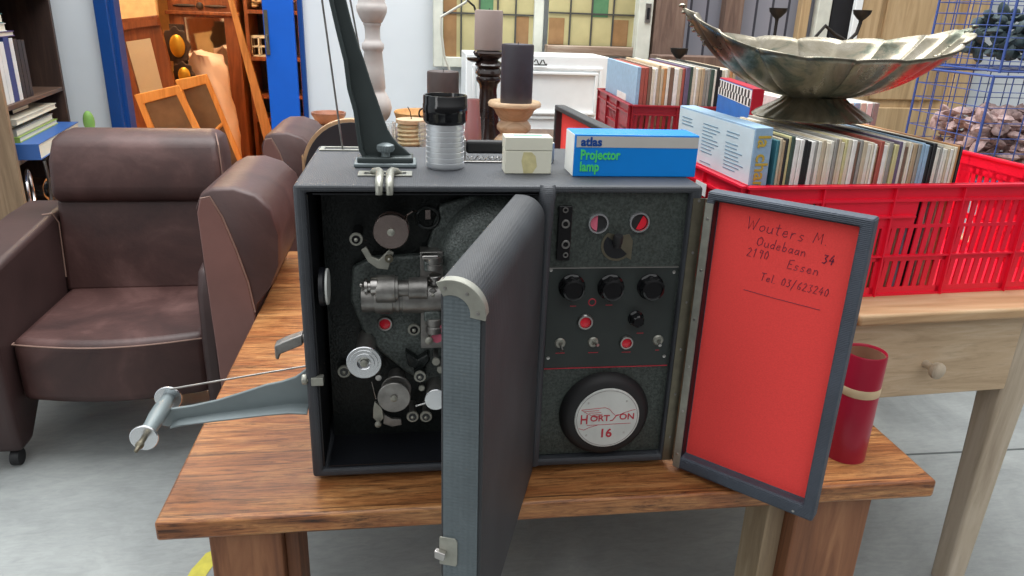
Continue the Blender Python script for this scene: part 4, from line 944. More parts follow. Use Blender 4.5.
# ------------------------------------------------------------------ leather armchairs
def armchair(name, label, M4):
    o = thing(name, label, 'armchair', M4.translation)
    # local frame: x right, y to the back, seat front at y=0, centre x=0
    w2 = .262
    pts = [(-w2, .02)]+[(-w2+2*w2*i/12, .02-.045*math.sin(math.pi*i/12)) for i in range(1, 12)]+[(w2, .02), (w2, .50), (-w2, .50)]
    m_ = MB().prism(pts, (0, 0, .185), (1, 0, 0), (0, 1, 0), (0, 0, 1), .195).xf(M4); st = m_.build('seat', 'leather', o, bevel=.028, seg=5)
    pipe = [(-w2+.006, .03)]+[(-w2+.006+(2*w2-.012)*i/16, .017-.045*math.sin(math.pi*i/16)) for i in range(17)]+[(w2-.006, .03)]
    MB().tube([M4 @ V((a_, b9+.002, .367)) for a_, b9 in pipe], .0022, 6).build('piping', 'piping', st)
    m_ = MB(); loops = []
    for z, y0, y1 in ((.37, .43, .60), (.50, .45, .63), (.66, .475, .66), (.675, .48, .66)):
        loops.append([V((-w2, y0, z)), V((w2, y0, z)), V((w2, y1, z)), V((-w2, y1, z))])
    m_.loft(loops).xf(M4).build('backrest', 'leather', o, bevel=.02, seg=4)
    m_ = MB(); loops = []
    for z, y0, y1, k_ in ((.665, .46, .62, 0), (.70, .44, .64, 0), (.80, .45, .665, .004), (.86, .48, .66, .012), (.885, .53, .62, .03)):
        loops.append([V((-w2+k_, y0, z)), V((w2-k_, y0, z)), V((w2-k_, y1, z)), V((-w2+k_, y1, z))])
    hr = m_.loft(loops).xf(M4).build('head_cushion', 'leather', o, bevel=.025, seg=5)
    MB().tube([M4 @ V((w2-.002, .47, .68)), M4 @ V((w2+.001, .455, .74)), M4 @ V((w2-.006, .475, .85)), M4 @ V((w2-.02, .52, .882))], .002, 6).build('piping', 'piping', hr)
    m_ = MB().box(-w2, w2, .60, .68, .20, .60).xf(M4); m_.build('back_panel', 'leather_side', o, bevel=.02, seg=3)
    for sg, wa in ((-1, .145), (1, .055)):
        xa, xb_ = (sg*w2, sg*(w2+wa)); 
        if xa > xb_: xa, xb_ = xb_, xa
        side = [(-.045, .10), (-.05, .35), (-.04, .52), (.0, .585), (.12, .60), (.45, .635), (.60, .64), (.68, .60), (.68, .05), (.62, .05), (.56, .16), (.42, .22), (.25, .19), (.12, .13), (.04, .05), (-.035, .05)]
        ar = MB().prism([(p_[0], p_[1]) for p_ in side], (xa, 0, 0), (0, 1, 0), (0, 0, 1), (1, 0, 0), xb_-xa).xf(M4).build('armrest', 'leather_mid', o, bevel=.018, seg=4)
        if sg < 0:
            MB().tube([M4 @ V((xb_-.03, .43, .634)), M4 @ V((xb_-.005, .44, .636)), M4 @ V((xb_+.003, .46, .60)), M4 @ V((xb_+.003, .44, .42))], .0024, 6).build('piping', 'piping', ar)
        for y in (-.01, .64):
            c_ = .5*(xa+xb_) if sg > 0 else xa+.115
            MB().cyl(M4 @ V((c_-.012, y, .024)), M4 @ V((c_+.012, y, .024)), .024).build('caster', 'black_matt', o)
            MB().box(c_-.006, c_+.006, y-.006, y+.006, .03, .06).xf(M4).build('caster_fork', 'black_matt', o)
    return o
armchair('armchair', 'brown suede armchair facing the camera at the far left', Matrix.Translation((-.697, .985, 0)) @ Matrix.Rotation(R(2.0), 4, 'Z'))
def backchair(label, yo):
    o = thing('armchair', label, 'armchair', (-.3, .75+yo+.3, 0), 'armchairs beside the table')
    y0, y1 = .755+yo, 1.20+yo
    # cushion with a reclined front, seen from its end
    prof = [(-.335, .06), (-.238, .06), (-.236, .52), (-.228, .575), (-.19, .62), (-.165, .68), (-.16, .76), (-.175, .82), (-.21, .855), (-.26, .872), (-.31, .870), (-.338, .856), (-.352, .825), (-.350, .70), (-.342, .45)]
    profs = [(-.335, .06), (-.238, .06), (-.236, .55), (-.246, .63), (-.268, .72), (-.292, .80), (-.316, .850), (-.338, .845), (-.348, .81), (-.346, .70), (-.340, .45)]
    m_ = MB(); loops = []
    for y, k_ in ((y0, .016), (y0+.008, .005), (y0+.03, 0), (y1-.03, 0), (y1-.008, .005), (y1, .016)):
        cxm, czm = -.297, .45
        loops.append([V((cxm+(a_-cxm)*(1-k_*2.0), y, czm+(b9-czm)*(1-k_*1.2) if b9 > .1 else b9)) for a_, b9 in prof])
    m_.loft(loops); bk = m_.build('backrest', 'leather', o, ang=60)
    sp_ = profs[2:8]
    MB().tube([(a_+.001, y0-.002, b9+.001) for a_, b9 in sp_], .0022, 6).build('piping', 'piping', bk)
    MB().prism(profs, (0, y0+.004, 0), (1, 0, 0), (0, 0, 1), (0, -1, 0), .008).build('side_panel', 'leather_side', bk, bevel=.003)
    MB().box(-.236, -.03, y0+.02, y1-.02, .20, .40).build('seat', 'leather', o, bevel=.02, seg=3)
    for x in (-.31, -.06):
        for y in (y0+.06, y1-.06): MB().cyl((x, y, 0), (x, y, .2 if x > -.2 else .08), .015).build('foot', 'black_matt', o)
    return o
backchair('brown suede chair pushed against the left edge of the teak table, nearer of two', 0)
backchair('brown suede chair by the blue door, half hidden behind the nearer one', .86)

# black upholstered ply chair behind the case
A = thing('shell_chair', 'black chair with curved tan plywood rim behind the projector', 'chair', (.0, 1.45, 0))
xc, yc9 = aty(352, 150, 1.31).x, 1.31
ztop = aty(350, 119, 1.31).z
oc = []; r0 = .155
out = [(-r0, -.36), (-r0, -.10)]+arc(0, -.14, r0, 172, 8, 18)+[(r0, -.10), (r0, -.36)]
out = [(a_, b9+.14-r0+.0) if False else (a_, b9) for a_, b9 in out]
zo = ztop-(r0-.14)
out2 = [(a_*.94, b9-.010) for a_, b9 in out]
MB().prism(out, (xc, yc9, zo), (1, 0, 0), (0, 0, 1), (0, 1, .0), .03).build('plywood_back', 'tan_ply', A, bevel=.006, seg=3)
MB().prism(out2, (xc, yc9-.004, zo), (1, 0, 0), (0, 0, 1), (0, 1, 0), .006).build('back_pad', 'chair_black', A, bevel=.002)
MB().box(xc-.13, xc+.13, 1.345, 1.412, .41, .45).build('seat', 'chair_black', A, bevel=.015, seg=3)
for x in (xc-.13, xc+.13):
    for y in (1.325, 1.395): MB().cyl((x, y, 0), (x, y, .41 if y > 1.35 else zo-.3), .013).build('leg', 'tan_ply', A)

# ------------------------------------------------------------------ sideboard and what stands on it
zsb = .84
A = thing('sideboard', 'low dark sideboard behind the projector holding candles and a white baluster', 'sideboard', (.45, 1.75, 0))
sbx = .26
MB().box(sbx-.16, .86, 1.36 if False else 1.42, 2.0, zsb-.03, zsb).build('top', 'shelf_wood', A, bevel=.004)
MB().box(sbx-.0, .84, 1.44, 1.98, .08, zsb-.03).build('carcass', 'dark_wood', A, bevel=.003)
for xx in (.27, .56):
    dd = MB().box(xx, xx+.27, 1.425, 1.44, .12, zsb-.06).build('door', 'dark_wood', A, bevel=.003); MB().sphere((xx+.13, 1.418, .5), .01).build('knob', 'brass_dull', dd)
for x in (.30, .78):
    for y in (1.48, 1.92): MB().box(x, x+.04, y-.02, y+.02, 0, .08).build('foot', 'dark_wood', A)
MB().box(.13, .16, 1.9, 1.96, 0, zsb-.03).build('leg', 'dark_wood', A); MB().box(.13, .16, 1.5, 1.56, 0, zsb-.03).build('leg', 'dark_wood', A)
def on_sb(u, v, z=None): p_ = atz(u, v, zsb if z is None else z); return p_
def candle(nm, label, u, r_px, vt, base, mat, y):
    p_ = aty(u, vt, y); r = pxm(u, vt, y, r_px); h = p_.z-base
    o = thing(nm, label, 'candle', (p_.x, y, base))
    MB().lathe([(r*.98, 0), (r, .004), (r, h-.006), (r*.97, h-.001), (r*.9, h), (r*.8, h-.004), (r*.3, h-.006), (.0001, h-.006)], (p_.x, y, base), (0, 0, 1), 36).build('wax', mat, o)
    MB().cyl((p_.x, y, base+h-.007), (p_.x+.002, y, base+h+.006), .0012, seg=8).build('wick', 'iron', o)
    return p_.x
# white turned baluster
yb9 = 1.75; p_ = aty(376, 148, yb9); u0 = p_.x
A = thing('turned_baluster', 'tall chalk white turned wooden baluster behind the upper reel arm', 'baluster', (u0, yb9, zsb))
def zz(v, y=yb9, u=375): return aty(u, v, y).z
k = pxm(375, 60, yb9, 1)
prof = [(20*k, zsb), (20*k, zsb+.015)]
for v, rp in ((126, 8), (122, 10), (116, 15), (108, 17.5), (100, 16), (93, 12), (90, 10.5), (88, 11.5), (70, 10.5), (52, 9), (50, 10), (48, 11), (44, 11), (42, 9), (39, 7.5), (30, 7.5), (26, 8), (24.5, 9), (23, 8.5), (22, 10), (18, 12), (12, 14.5), (7, 15), (5, 14), (2, 13), (-10, 12.5), (-30, 14), (-34, 10), (-50, 9)):
    prof.append((rp*k, zz(v)))
prof.sort(key=lambda q: q[1])
MB().lathe([(r, z-zsb) for r, z in prof]+[(.0001, prof[-1][1]-zsb)], (u0, yb9, zsb), (0, 0, 1), 32).build('turned_post', 'baluster', A, ang=60)
# twine spool on a wicker tray
p_ = on_sb(412, 154); A = thing('twine_spool', 'wooden spool wound with cream jute twine behind the silver lens', 'spool', (p_.x, 1.50, zsb))
sx_ = p_.x; r1 = pxm(412, 120, 1.5, 15.5); zt2 = aty(410, 119, 1.5).z
MB().lathe([(r1*.9, 0), (r1*.9, .01), (.02, .01), (.02, zt2-zsb-.012), (r1, zt2-zsb-.012), (r1, zt2-zsb), (r1*.15, zt2-zsb), (.0001, zt2-zsb-.004)], (sx_, 1.5, zsb), (0, 0, 1), 32).build('spool_core', 'turned_wood', A)
hgt = zt2-zsb-.026
MB().tube([(sx_+(r1*.78+.004*math.sin(i*.37))*math.cos(i*.45), 1.5+(r1*.78+.004*math.sin(i*.37))*math.sin(i*.45), zsb+.016+hgt*(i/420)) for i in range(420)], .0042, 6).build('twine', 'twine', A)
MB().tube([(sx_+.0, 1.5, zt2), (sx_-.004, 1.5, zt2+.025), (sx_-.012, 1.5, zt2+.04)], .0015, 6).build('loose_end', 'iron', A)
p2 = aty(420, 118, 1.72); zr = zsb
A = thing('wicker_basket', 'shallow honey wicker basket behind the twine spool', 'basket', (p2.x, 1.72, zsb))
rb = pxm(412, 118, 1.72, 26); hb = aty(412, 113, 1.72).z-zsb
MB().lathe([(rb*.7, 0), (rb*.82, hb*.4), (rb, hb), (rb*.97, hb+.004), (rb*.93, hb), (rb*.78, hb*.4), (rb*.6, .01), (.0001, .01)], (p2.x, 1.75, zsb), (0, 0, 1), 36, sx=1).build('woven_wall', 'wicker', A)
# glass jars
for u, v, w_, lb in ((385, 148, 10, 'clear cut glass tumbler left of the twine spool'), (426, 150, 7.5, 'clear cut glass tumbler between twine spool and silver lens')):
    y = 1.455; p_ = aty(u, 130, y); r = pxm(u, 130, y, w_); h = aty(u, 122, y).z-zsb
    loops = []
    for rr_, z in ((.8, 0), (.85, .005), (1, h*.5), (1.05, h), (.95, h), (.9, h*.5), (.7, .01)):
        loops.append([V((p_.x+r*rr_*(1+.03*math.cos(10*2*math.pi*i/60))*math.cos(2*math.pi*i/60), y+r*rr_*(1+.03*math.cos(10*2*math.pi*i/60))*math.sin(2*math.pi*i/60), zsb+z)) for i in range(60)])
    o = MB().loft(loops).build('glass_tumbler', 'glass', loc=(p_.x, y, zsb)); tag(o, lb, 'glass')
# brown candle behind lens, on black dish holder
y = 1.58; base = aty(443, 108, y).z
p_ = aty(443, 108, y); A = thing('candle_holder', 'black candle holder with ring handle behind the silver lens', 'candle holder', (p_.x, y, zsb))
r = pxm(443, 108, y, 17)
MB().lathe([(r*.8, 0), (r*.75, .01), (r*.35, .02), (r*.3, base-zsb-.02), (r, base-zsb-.008), (r*1.05, base-zsb), (r*.9, base-zsb-.0005), (.0001, base-zsb-.0005)], (p_.x, y, zsb), (0, 0, 1), 32).build('holder_body', 'black_gloss', A)
MB().torus((p_.x-r*1.1, y, base-.02), (0, 1, 0), .018, .003, 24, 8).build('ring_handle', 'iron', A)
candle('pillar_candle', 'short dark brown pillar candle behind the silver lens', 443, 16, 71, base, 'brown_wax', y)
# tall dark turned holder with taupe candle
y = 1.62; base = aty(489, 50, y).z; p_ = aty(488, 100, y); hx = p_.x
A = thing('candle_holder', 'tall dark lacquered turned holder under the taupe candle', 'candle holder', (hx, y, zsb))
k = pxm(488, 100, y, 1)
prof = []
for v, rp in ((51, 15), (53, 16), (56, 14), (58, 11), (60, 9), (62, 12), (65, 14), (68, 11), (70, 12.5), (73, 13.5), (76, 11), (78, 12.5), (81, 12), (84, 9.5), (90, 8.5), (97, 9), (106, 10), (116, 11), (126, 12), (134, 14), (140, 16)):
    prof.append((rp*k, aty(488, v, y).z-zsb))
prof.sort(key=lambda q: q[1]); prof = [(17*k, 0)]+[q for q in prof if q[1] > .004]+[(.0001, base-zsb)]
MB().lathe(prof, (hx, y, zsb), (0, 0, 1), 36).build('turned_stem', 'dark_turned', A, ang=50)
q = aty(475, 60, y); MB().lathe([(.012, 0), (.026, .006), (.030, .014), (.024, .015), (.012, .008)], (q.x, y-.0, q.z-.007), (0, 0, 1), 28).build('side_dish', 'dark_turned', A)
candle('pillar_candle', 'tall taupe pillar candle on the dark turned holder', 489, 14.2, 10, base, 'taupe_wax', y)
# rose glass bottle
p_ = aty(473, 130, 1.47); r = pxm(473, 130, 1.47, 8); h = aty(473, 99, 1.47).z-zsb
o = MB().lathe([(r*.9, 0), (r, .005), (r*1.1, h*.3), (r*.95, h*.6), (r*.8, h*.8), (r*.75, h), (r*.65, h), (r*.7, h*.7), (r*.8, .01), (.0001, .01)], (p_.x, 1.47, zsb), (0, 0, 1), 24).build('rose_bottle', 'rose', loc=(p_.x, 1.47, zsb))
tag(o, 'rose tinted glass vase between silver lens and dark turned holder', 'vase')
# limed holder and charcoal candle
y = 1.10
# it stands on the case-side stool: short stool behind the case
# limed turned holder stands on a small stool behind the case
zst = .80
y = 1.34; p_ = aty(514, 120, y); hx = p_.x
y = 1.465
p_ = aty(514, 120, y); hx = p_.x; k = pxm(514, 120, y, 1); base = aty(516, 103, y).z
A = thing('candle_holder', 'pale limed turned wooden holder under the charcoal candle', 'candle holder', (hx, y, zsb))
prof = []
for v, rp in ((101, 25), (103, 26.5), (106, 26), (108, 22), (110, 20), (114, 18), (118, 15), (120, 13.5), (122, 15), (125, 17), (129, 17), (132, 14), (134, 13.5), (137, 17), (141, 20)):
    prof.append((rp*k, aty(514, v, y).z-zsb))
prof.sort(key=lambda q: q[1]); prof = [(22*k, 0)]+[q for q in prof if q[1] > .004]+[(15*k, base-zsb), (.0001, base-zsb)]
MB().lathe(prof, (hx, y, zsb), (0, 0, 1), 40).build('turned_stem', 'turned_wood', A, ang=50)
candle('pillar_candle', 'charcoal pillar candle on the pale limed holder', 518, 16.3, 44, base, 'black_wax', y)
# curved pale candle arm (metal rod)
y = 1.9
A = thing('curved_lamp_arm', 'thin pale metal lamp arm bending behind the taupe candle', 'lamp', (aty(452, 120, y).x, y, zsb))
q = [aty(u, v, y) for u, v in ((468, -4), (466, 2), (441, 17), (441, 30), (444, 55), (449, 68), (452, 90), (454, 120))]; q.append(V((q[-1].x, y, zsb+.01)))
MB().tube(q, .0045, 8).build('rod', 'old_white', A)
MB().lathe([(.05, 0), (.045, .01), (.006, .014)], (q[-1].x, y, zsb), (0, 0, 1), 24).build('base', 'old_white', A)
q0 = aty(467, 0, y); MB().tube([q0, aty(474, 6, y), aty(478, 18, y)], .004, 8).build('tip', 'iron', A)
# brown bowl behind the chair on a stool
p_ = aty(329, 120, 2.45); zb9 = p_.z-.02
A = thing('stool', 'round stool behind the black chair holding a brown bowl', 'stool', (p_.x, 2.45, 0))
MB().lathe([(.17, 0), (.18, .01), (.18, .025), (.17, .03)], (p_.x, 2.45, zb9-.03), (0, 0, 1), 36).build('seat', 'pine_top', A)
for dx_, dy_ in ((-.11, -.11), (.11, -.11), (.11, .11), (-.11, .11)): MB().cyl((p_.x+dx_*1.2, 2.45+dy_*1.2, 0), (p_.x+dx_, 2.45+dy_, zb9-.028), .015).build('leg', 'oldpine_z', A)
r = pxm(329, 114, 2.45, 17); o = MB().lathe([(r*.5, 0), (r*.75, .012), (r, .045), (r*1.0, .055), (r*.93, .055), (r*.7, .02), (.0001, .012)], (p_.x, 2.45, zb9), (0, 0, 1), 36).build('bowl', 'bowl_wood', loc=(p_.x, 2.45, zb9))
tag(o, 'glazed brown bowl behind the rim of the black chair', 'bowl')

# ------------------------------------------------------------------ back wall furniture
# white panelled cabinet
A = thing('white_cabinet', 'white painted panelled cabinet beneath the leaded windows', 'cabinet', (.8, 2.65, 0))
cx0, cx1 = aty(466, 60, 2.5).x, aty(607, 90, 2.5).x; ztp = aty(560, 56, 2.5).z
MB().box(cx0, cx1, 2.5, 2.82, 0, ztp).build('carcass', 'white_paint', A, bevel=.004)
for (za, zb8) in ((ztp-.29, ztp-.05), (ztp-.62, ztp-.34), (.1, ztp-.68)):
    pn = MB(); xa, xb8 = cx0+.03, cx1-.03
    for t_ in (0, .022):
        o9 = .008 if t_ == 0 else .014
        pn.box(xa+t_, xb8-t_, 2.5-o9, 2.5, za+t_, za+t_+.012); pn.box(xa+t_, xb8-t_, 2.5-o9, 2.5, zb8-t_-.012, zb8-t_)
        pn.box(xa+t_, xa+t_+.012, 2.5-o9, 2.5, za+t_+.012, zb8-t_-.012); pn.box(xb8-t_-.012, xb8-t_, 2.5-o9, 2.5, za+t_+.012, zb8-t_-.012)
    pn.build('drawer_front', 'white_paint', A, bevel=.002)
hx = aty(541, 60, 2.48); mb = MB()
mb.tube([(hx.x-.03+.006*i, 2.485, hx.z-.01+.012*math.sin(i*1.2)) for i in range(11)], .003, 6); mb.tube([(hx.x-.03, 2.485, hx.z-.022), (hx.x+.03, 2.485, hx.z-.022)], .003, 6)
mb.build('scroll_handle', 'iron', A)
# leaded windows leaning at the back
def leaded(label, u0, u1, vb, y, nx, accents, frameL, sill=False):
    xa, xb9 = aty(u0, 20, y).x, aty(u1, 20, y).x; zb = aty((u0+u1)/2, vb, y).z; zt9 = 1.95
    o = thing('leaded_window_panel', label, 'window panel', ((xa+xb9)/2, y, zb))
    fr_ = MB(); fw = .05
    if frameL: fr_.box(xa-fw, xa, y, y+.045, zb-.05, zt9+.05)
    fr_.box(xb9, xb9+(fw if frameL else .012), y, y+.045, zb-.05, zt9+.05); fr_.box(xa, xb9, y, y+.045, zt9, zt9+.05); fr_.box(xa, xb9, y, y+.045, zb-.05, zb)
    fr_.build('frame', 'old_white', o, bevel=.003)
    gl = MB().box(xa, xb9, y+.02, y+.026, zb, zt9).build('amber_panes', 'amber', o)
    cw = (xb9-xa)/nx
    for (i, z0, z1, mt) in accents:
        z0 = max(z0, zb+.002)
        MB().box(xa+i*cw+.004, xa+i*cw+cw*.75, y+.017, y+.0195, z0, z1).build('coloured_pane', mt, o)
    ld = MB()
    for i in range(1, nx): ld.box(xa+i*cw-.004, xa+i*cw+.004, y+.012, y+.019, zb, zt9)
    z = aty((u0+u1)/2, 14, y).z
    while z < zt9: ld.box(xa, xb9, y+.0125, y+.018, z-.004, z+.004); z += .34
    ld.build('lead_came', 'lead', o)
    if sill: MB().box(xa-.01, xb9+.01, y-.05, y+.045, zb-.045, zb-.0).build('sill', 'sill', o, bevel=.004)
    return o
leaded('amber leaded glass window panel behind the taupe candle', 443, 534, 58, 2.93, 5, [(0, 1.0, 1.9, 'orange_glass'), (4, 1.0, 1.27, 'orange_glass'), (2, 1.28, 1.9, 'green_glass')], True)
leaded('amber leaded glass window panel with peeling sill above the brick red crate', 549, 635, 46, 2.90, 4, [(0, 1.0, 1.27, 'orange_glass'), (3, 1.0, 1.27, 'orange_glass'), (2, 1.28, 1.9, 'green_glass')], False, True)
# white post with latch slot, weathered posts, board wall
def slab(nm, label, cat, u0, u1, y, th, mat, z0=0, z1=2.3):
    xa, xb9 = aty(u0, 0, y).x, aty(u1, 0, y).x
    o = MB().box(xa, xb9, y, y+th, z0, z1).build(nm, mat, loc=((xa+xb9)/2, y, z0), bevel=.003)
    return tag(o, label, cat), xa, xb9
o, xa, xb9 = slab('door_stile', 'flaking white door stile with a latch slot above the brick red crate', 'door post', 640, 654, 2.80, .05, 'old_white')
c = aty(648, 12, 2.80); MB().box(c.x-.014, c.x+.014, 2.793, 2.80, c.z-.05, c.z+.04).build('latch_plate', 'dull_steel', o); MB().box(c.x-.007, c.x+.007, 2.791, 2.794, c.z-.035, c.z+.02).build('latch_slot', 'inner_black', o)
slab('timber_post', 'weathered brown timber post right of the white stile', 'post', 657, 688, 2.80, .07, 'weathered')
xa, xb9 = aty(676, 0, 2.96).x, aty(860, 0, 2.96).x
struct('wall_boards', MB().box(xa, xb9+.1, 2.965, 2.998, 0, 2.6), 'boards')
slab('timber_post', 'weathered timber post with flaking paint behind the left tip of the silver bowl', 'post', 727, 745, 2.85, .07, 'weathered')
slab('timber_post', 'narrow orange brown timber post behind the middle of the silver bowl', 'post', 803, 812, 2.85, .05, 'pine_door')
slab('timber_post', 'pale peeling timber post behind the middle of the silver bowl', 'post', 820, 833, 2.84, .05, 'old_white')
o, a_, b_ = slab('white_pole', 'slim white painted pole left of the pine door', 'pole', 857, 864, 2.80, .03, 'white_paint')
o, a_, b_ = slab('dark_glazed_door', 'dark glazed door panel behind the white pole', 'door', 834, 857, 2.90, .04, 'chair_black')
# window-ledge line
xa = aty(655, 50, 2.7).x; xb9 = aty(740, 60, 2.7).x; zl2 = aty(700, 56, 2.7).z
tag(MB().box(xa, xb9, 2.62, 2.78, zl2-.05, zl2).build('timber_beam', 'weathered', loc=(xa, 2.7, zl2-.05), bevel=.003), 'weathered horizontal beam behind the brick red crate of records', 'beam')
# pine door
xa, xb9 = aty(864, 0, 2.82).x, aty(992, 0, 2.82).x
A = thing('pine_door', 'stripped pine panelled door leaning on the back wall', 'door', ((xa+xb9)/2, 2.85, 0))
MB().box(xa, xb9, 2.85, 2.88, 0, 2.1).build('door_panel', 'pine_door', A)
zr = aty(900, 108, 2.82).z
mb = MB(); mb.box(xa, xa+.11, 2.82, 2.85, 0, 2.1); mb.box(xb9-.11, xb9, 2.82, 2.85, 0, 2.1); mb.box(xa+.11, xb9-.11, 2.82, 2.85, zr-.22, zr); mb.box(xa+.11, xb9-.11, 2.82, 2.85, 0, .2); mb.box(xa+.11, xb9-.11, 2.82, 2.85, 1.98, 2.1)
mb.build('door_frame', 'pine_door', A, bevel=.004)
mb = MB(); mb.box(xa+.15, xb9-.15, 2.836, 2.85, zr+.04, 1.94); mb.build('raised_panel', 'pine_door', A, bevel=.008)
# iron candle stands behind the bowl
y = 2.55
for (u, v, lb, side) in ((778, 12, 'wrought iron candle cup on a stem behind the left half of the bowl', 0), (862, 14, 'wrought iron candle cup on a curved arm behind the right half of the bowl', 1), (679, 52, 'small iron candle dish on a stem behind the brick red crate', 0)):
    c = aty(u, v, y); 
    A = thing('iron_candle_stand', lb, 'candle stand', (c.x, y, 0)); r = pxm(u, v, y, 9)
    MB().lathe([(.006, -.05), (.01, -.03), (r*.5, -.02), (r*.9, 0), (r, .018), (r*.9, .018), (r*.5, .005), (.0001, .002)], (c.x, y, c.z), (0, 0, 1), 24).build('cup', 'iron', A)
    if side: MB().tube([(c.x, y, c.z-.04), (c.x-.01, y, c.z-.09), (c.x-.05, y, c.z-.13), (c.x-.12, y, c.z-.1), (c.x-.18, y, c.z-.06), (c.x-.22, y, c.z-.11), (c.x-.22, y, c.z-.4), (c.x-.22, y, .02)], .009, 8).build('stem', 'iron', A); bx9 = c.x-.22
    else: MB().tube([(c.x, y, c.z-.04), (c.x, y, .02)], .008, 8).build('stem', 'iron', A); bx9 = c.x
    MB().lathe([(.09, 0), (.085, .012), (.01, .025)], (bx9, y+.0, 0), (0, 0, 1), 24).build('base', 'iron', A)
# blue wire baskets
def wire_basket(label, x0, x1, y0, y1, z0, z1, lean):
    o = thing('wire_basket', label, 'basket', ((x0+x1)/2, (y0+y1)/2, z0), 'blue wire baskets')
    Mx = Matrix.Translation(((x0+x1)/2, (y0+y1)/2, z0)) @ Matrix.Rotation(lean, 4, 'Z') @ Matrix.Translation((-(x0+x1)/2, -(y0+y1)/2, -z0))
    fr_ = MB(); wi = MB()
    def seg_(m_, a, b9, r): m_.tube([a, b9], r, 6)
    def ring_(m_, z, r, k=0):
        q = [(x0-k, y0-k, z), (x1+k, y0-k, z), (x1+k, y1+k, z), (x0-k, y1+k, z)]
        for i in range(4): seg_(m_, q[i], q[(i+1) % 4], r)
    ring_(fr_, z1, .005); ring_(fr_, z0+.005, .004)
    for (x, y) in ((x0, y0), (x1, y0), (x1, y1), (x0, y1)): seg_(fr_, (x, y, z0), (x, y, z1), .005)
    n = 7
    for i in range(1, n): ring_(wi, z0+(z1-z0)*i/n, .0017)
    m2 = 7
    for i in range(1, m2):
        x = x0+(x1-x0)*i/m2; seg_(wi, (x, y0, z0), (x, y0, z1), .0022); seg_(wi, (x, y1, z0), (x, y1, z1), .0022); seg_(wi, (x, y0, z0+.004), (x, y1, z0+.004), .002)
        y = y0+(y1-y0)*i/m2; seg_(wi, (x0, y, z0), (x0, y, z1), .0022); seg_(wi, (x1, y, z0), (x1, y, z1), .0022)
    fr_.xf(Mx).build('rim', 'blue_wire', o); wi.xf(Mx).build('wire_mesh', 'blue_wire', o)
    return o
p_ = aty(933, 130, 1.35)
wire_basket('lower blue wire basket of dried petals behind the bright red crate', 2.17, 2.72, 1.36, 1.76, zs2+.001, 1.135, R(0))
wire_basket('upper blue wire basket of dark foliage near the top right corner', 2.22, 2.74, 1.40, 1.80, 1.145, 1.42, R(0))
def lumps(nm, label, cat, x0, x1, y0, y1, z0, z1, n, r, mat):
    m_ = MB()
    for i in range(n):
        c = V((random.uniform(x0, x1), random.uniform(y0, y1), random.uniform(z0, z1))); q_ = Matrix.Rotation(random.uniform(0, 6), 3, random.choice('XYZ'))
        t_ = MB().sphere((0, 0, 0), r*random.uniform(.6, 1.2), 8, (1, .7, .35)); t_.v = [c+q_ @ p9 for p9 in t_.v]; m_.add(t_.v, t_.f)
    o = m_.build(nm, mat, loc=((x0+x1)/2, (y0+y1)/2, z0)); tag(o, label, cat, kind='stuff')
lumps('dried_petals', 'grey pink dried petals heaped in the lower blue basket', 'dried flowers', 2.22, 2.67, 1.41, 1.71, zs2+.035, 1.0, 420, .035, 'dried')
lumps('artificial_foliage', 'dark bluish foliage filling the upper blue basket', 'foliage', 2.27, 2.69, 1.46, 1.74, 1.19, 1.36, 160, .035, 'foliage')
c = atx(941, 110, 1.925) if False else aty(941, 110, 1.34); o = MB().box(c.x-.02, c.x+.03, 1.325, 1.335, c.z-.012, c.z+.012).build('basket_tag', 'blue_plastic', loc=(c.x, 1.33, c.z), bevel=.004)
bpy.data.objects.remove(o)

# ------------------------------------------------------------------ bookcase at the left
by0 = V((-1.36, 2.06, 0)); dirv = V((-.11, .74, 0)).normalized(); BM = frame_mat(by0, (dirv.y, -dirv.x, 0), dirv)
A = thing('bookcase', 'dark wooden bookcase with books standing at the left wall', 'bookcase', by0)
def bb_(*a): return MB().box(*a).xf(BM)
Ly = .78
bb_(-.34, .0, Ly-.0, Ly+.03, 0, 2.0).build('side_panel', 'dark_wood', A, bevel=.002)
bb_(-.34, .0, -.03, 0, 0, 2.0).build('side_panel', 'light_wood', A, bevel=.002)
bb_(-.355, -.341, -.03, Ly+.03, 0, 2.0).build('back_panel', 'dark_wood', A)
shz = (.12, .40, .675, .885, 1.30, 1.6)
for z in shz: bb_(-.34, -.003, .001, Ly-.001, z-.018, z).build('shelf', 'shelf_wood', A, bevel=.002)
bk_cols = {'white': srgb(214, 216, 214), 'navy': srgb(40, 62, 120), 'blue': srgb(56, 96, 160), 'black': srgb(34, 34, 38), 'green': srgb(140, 165, 80), 'purple': srgb(70, 56, 110), 'mint': srgb(160, 190, 170), 'grey': srgb(160, 158, 152), 'olive': srgb(120, 120, 80), 'cream': srgb(206, 200, 182), 'dark green': srgb(40, 64, 60), 'teal': srgb(50, 110, 110)}
BKM = {k: plain(k.replace(' ', '_')+'_book_cover', c, .4, 0, .05) for k, c in bk_cols.items()}
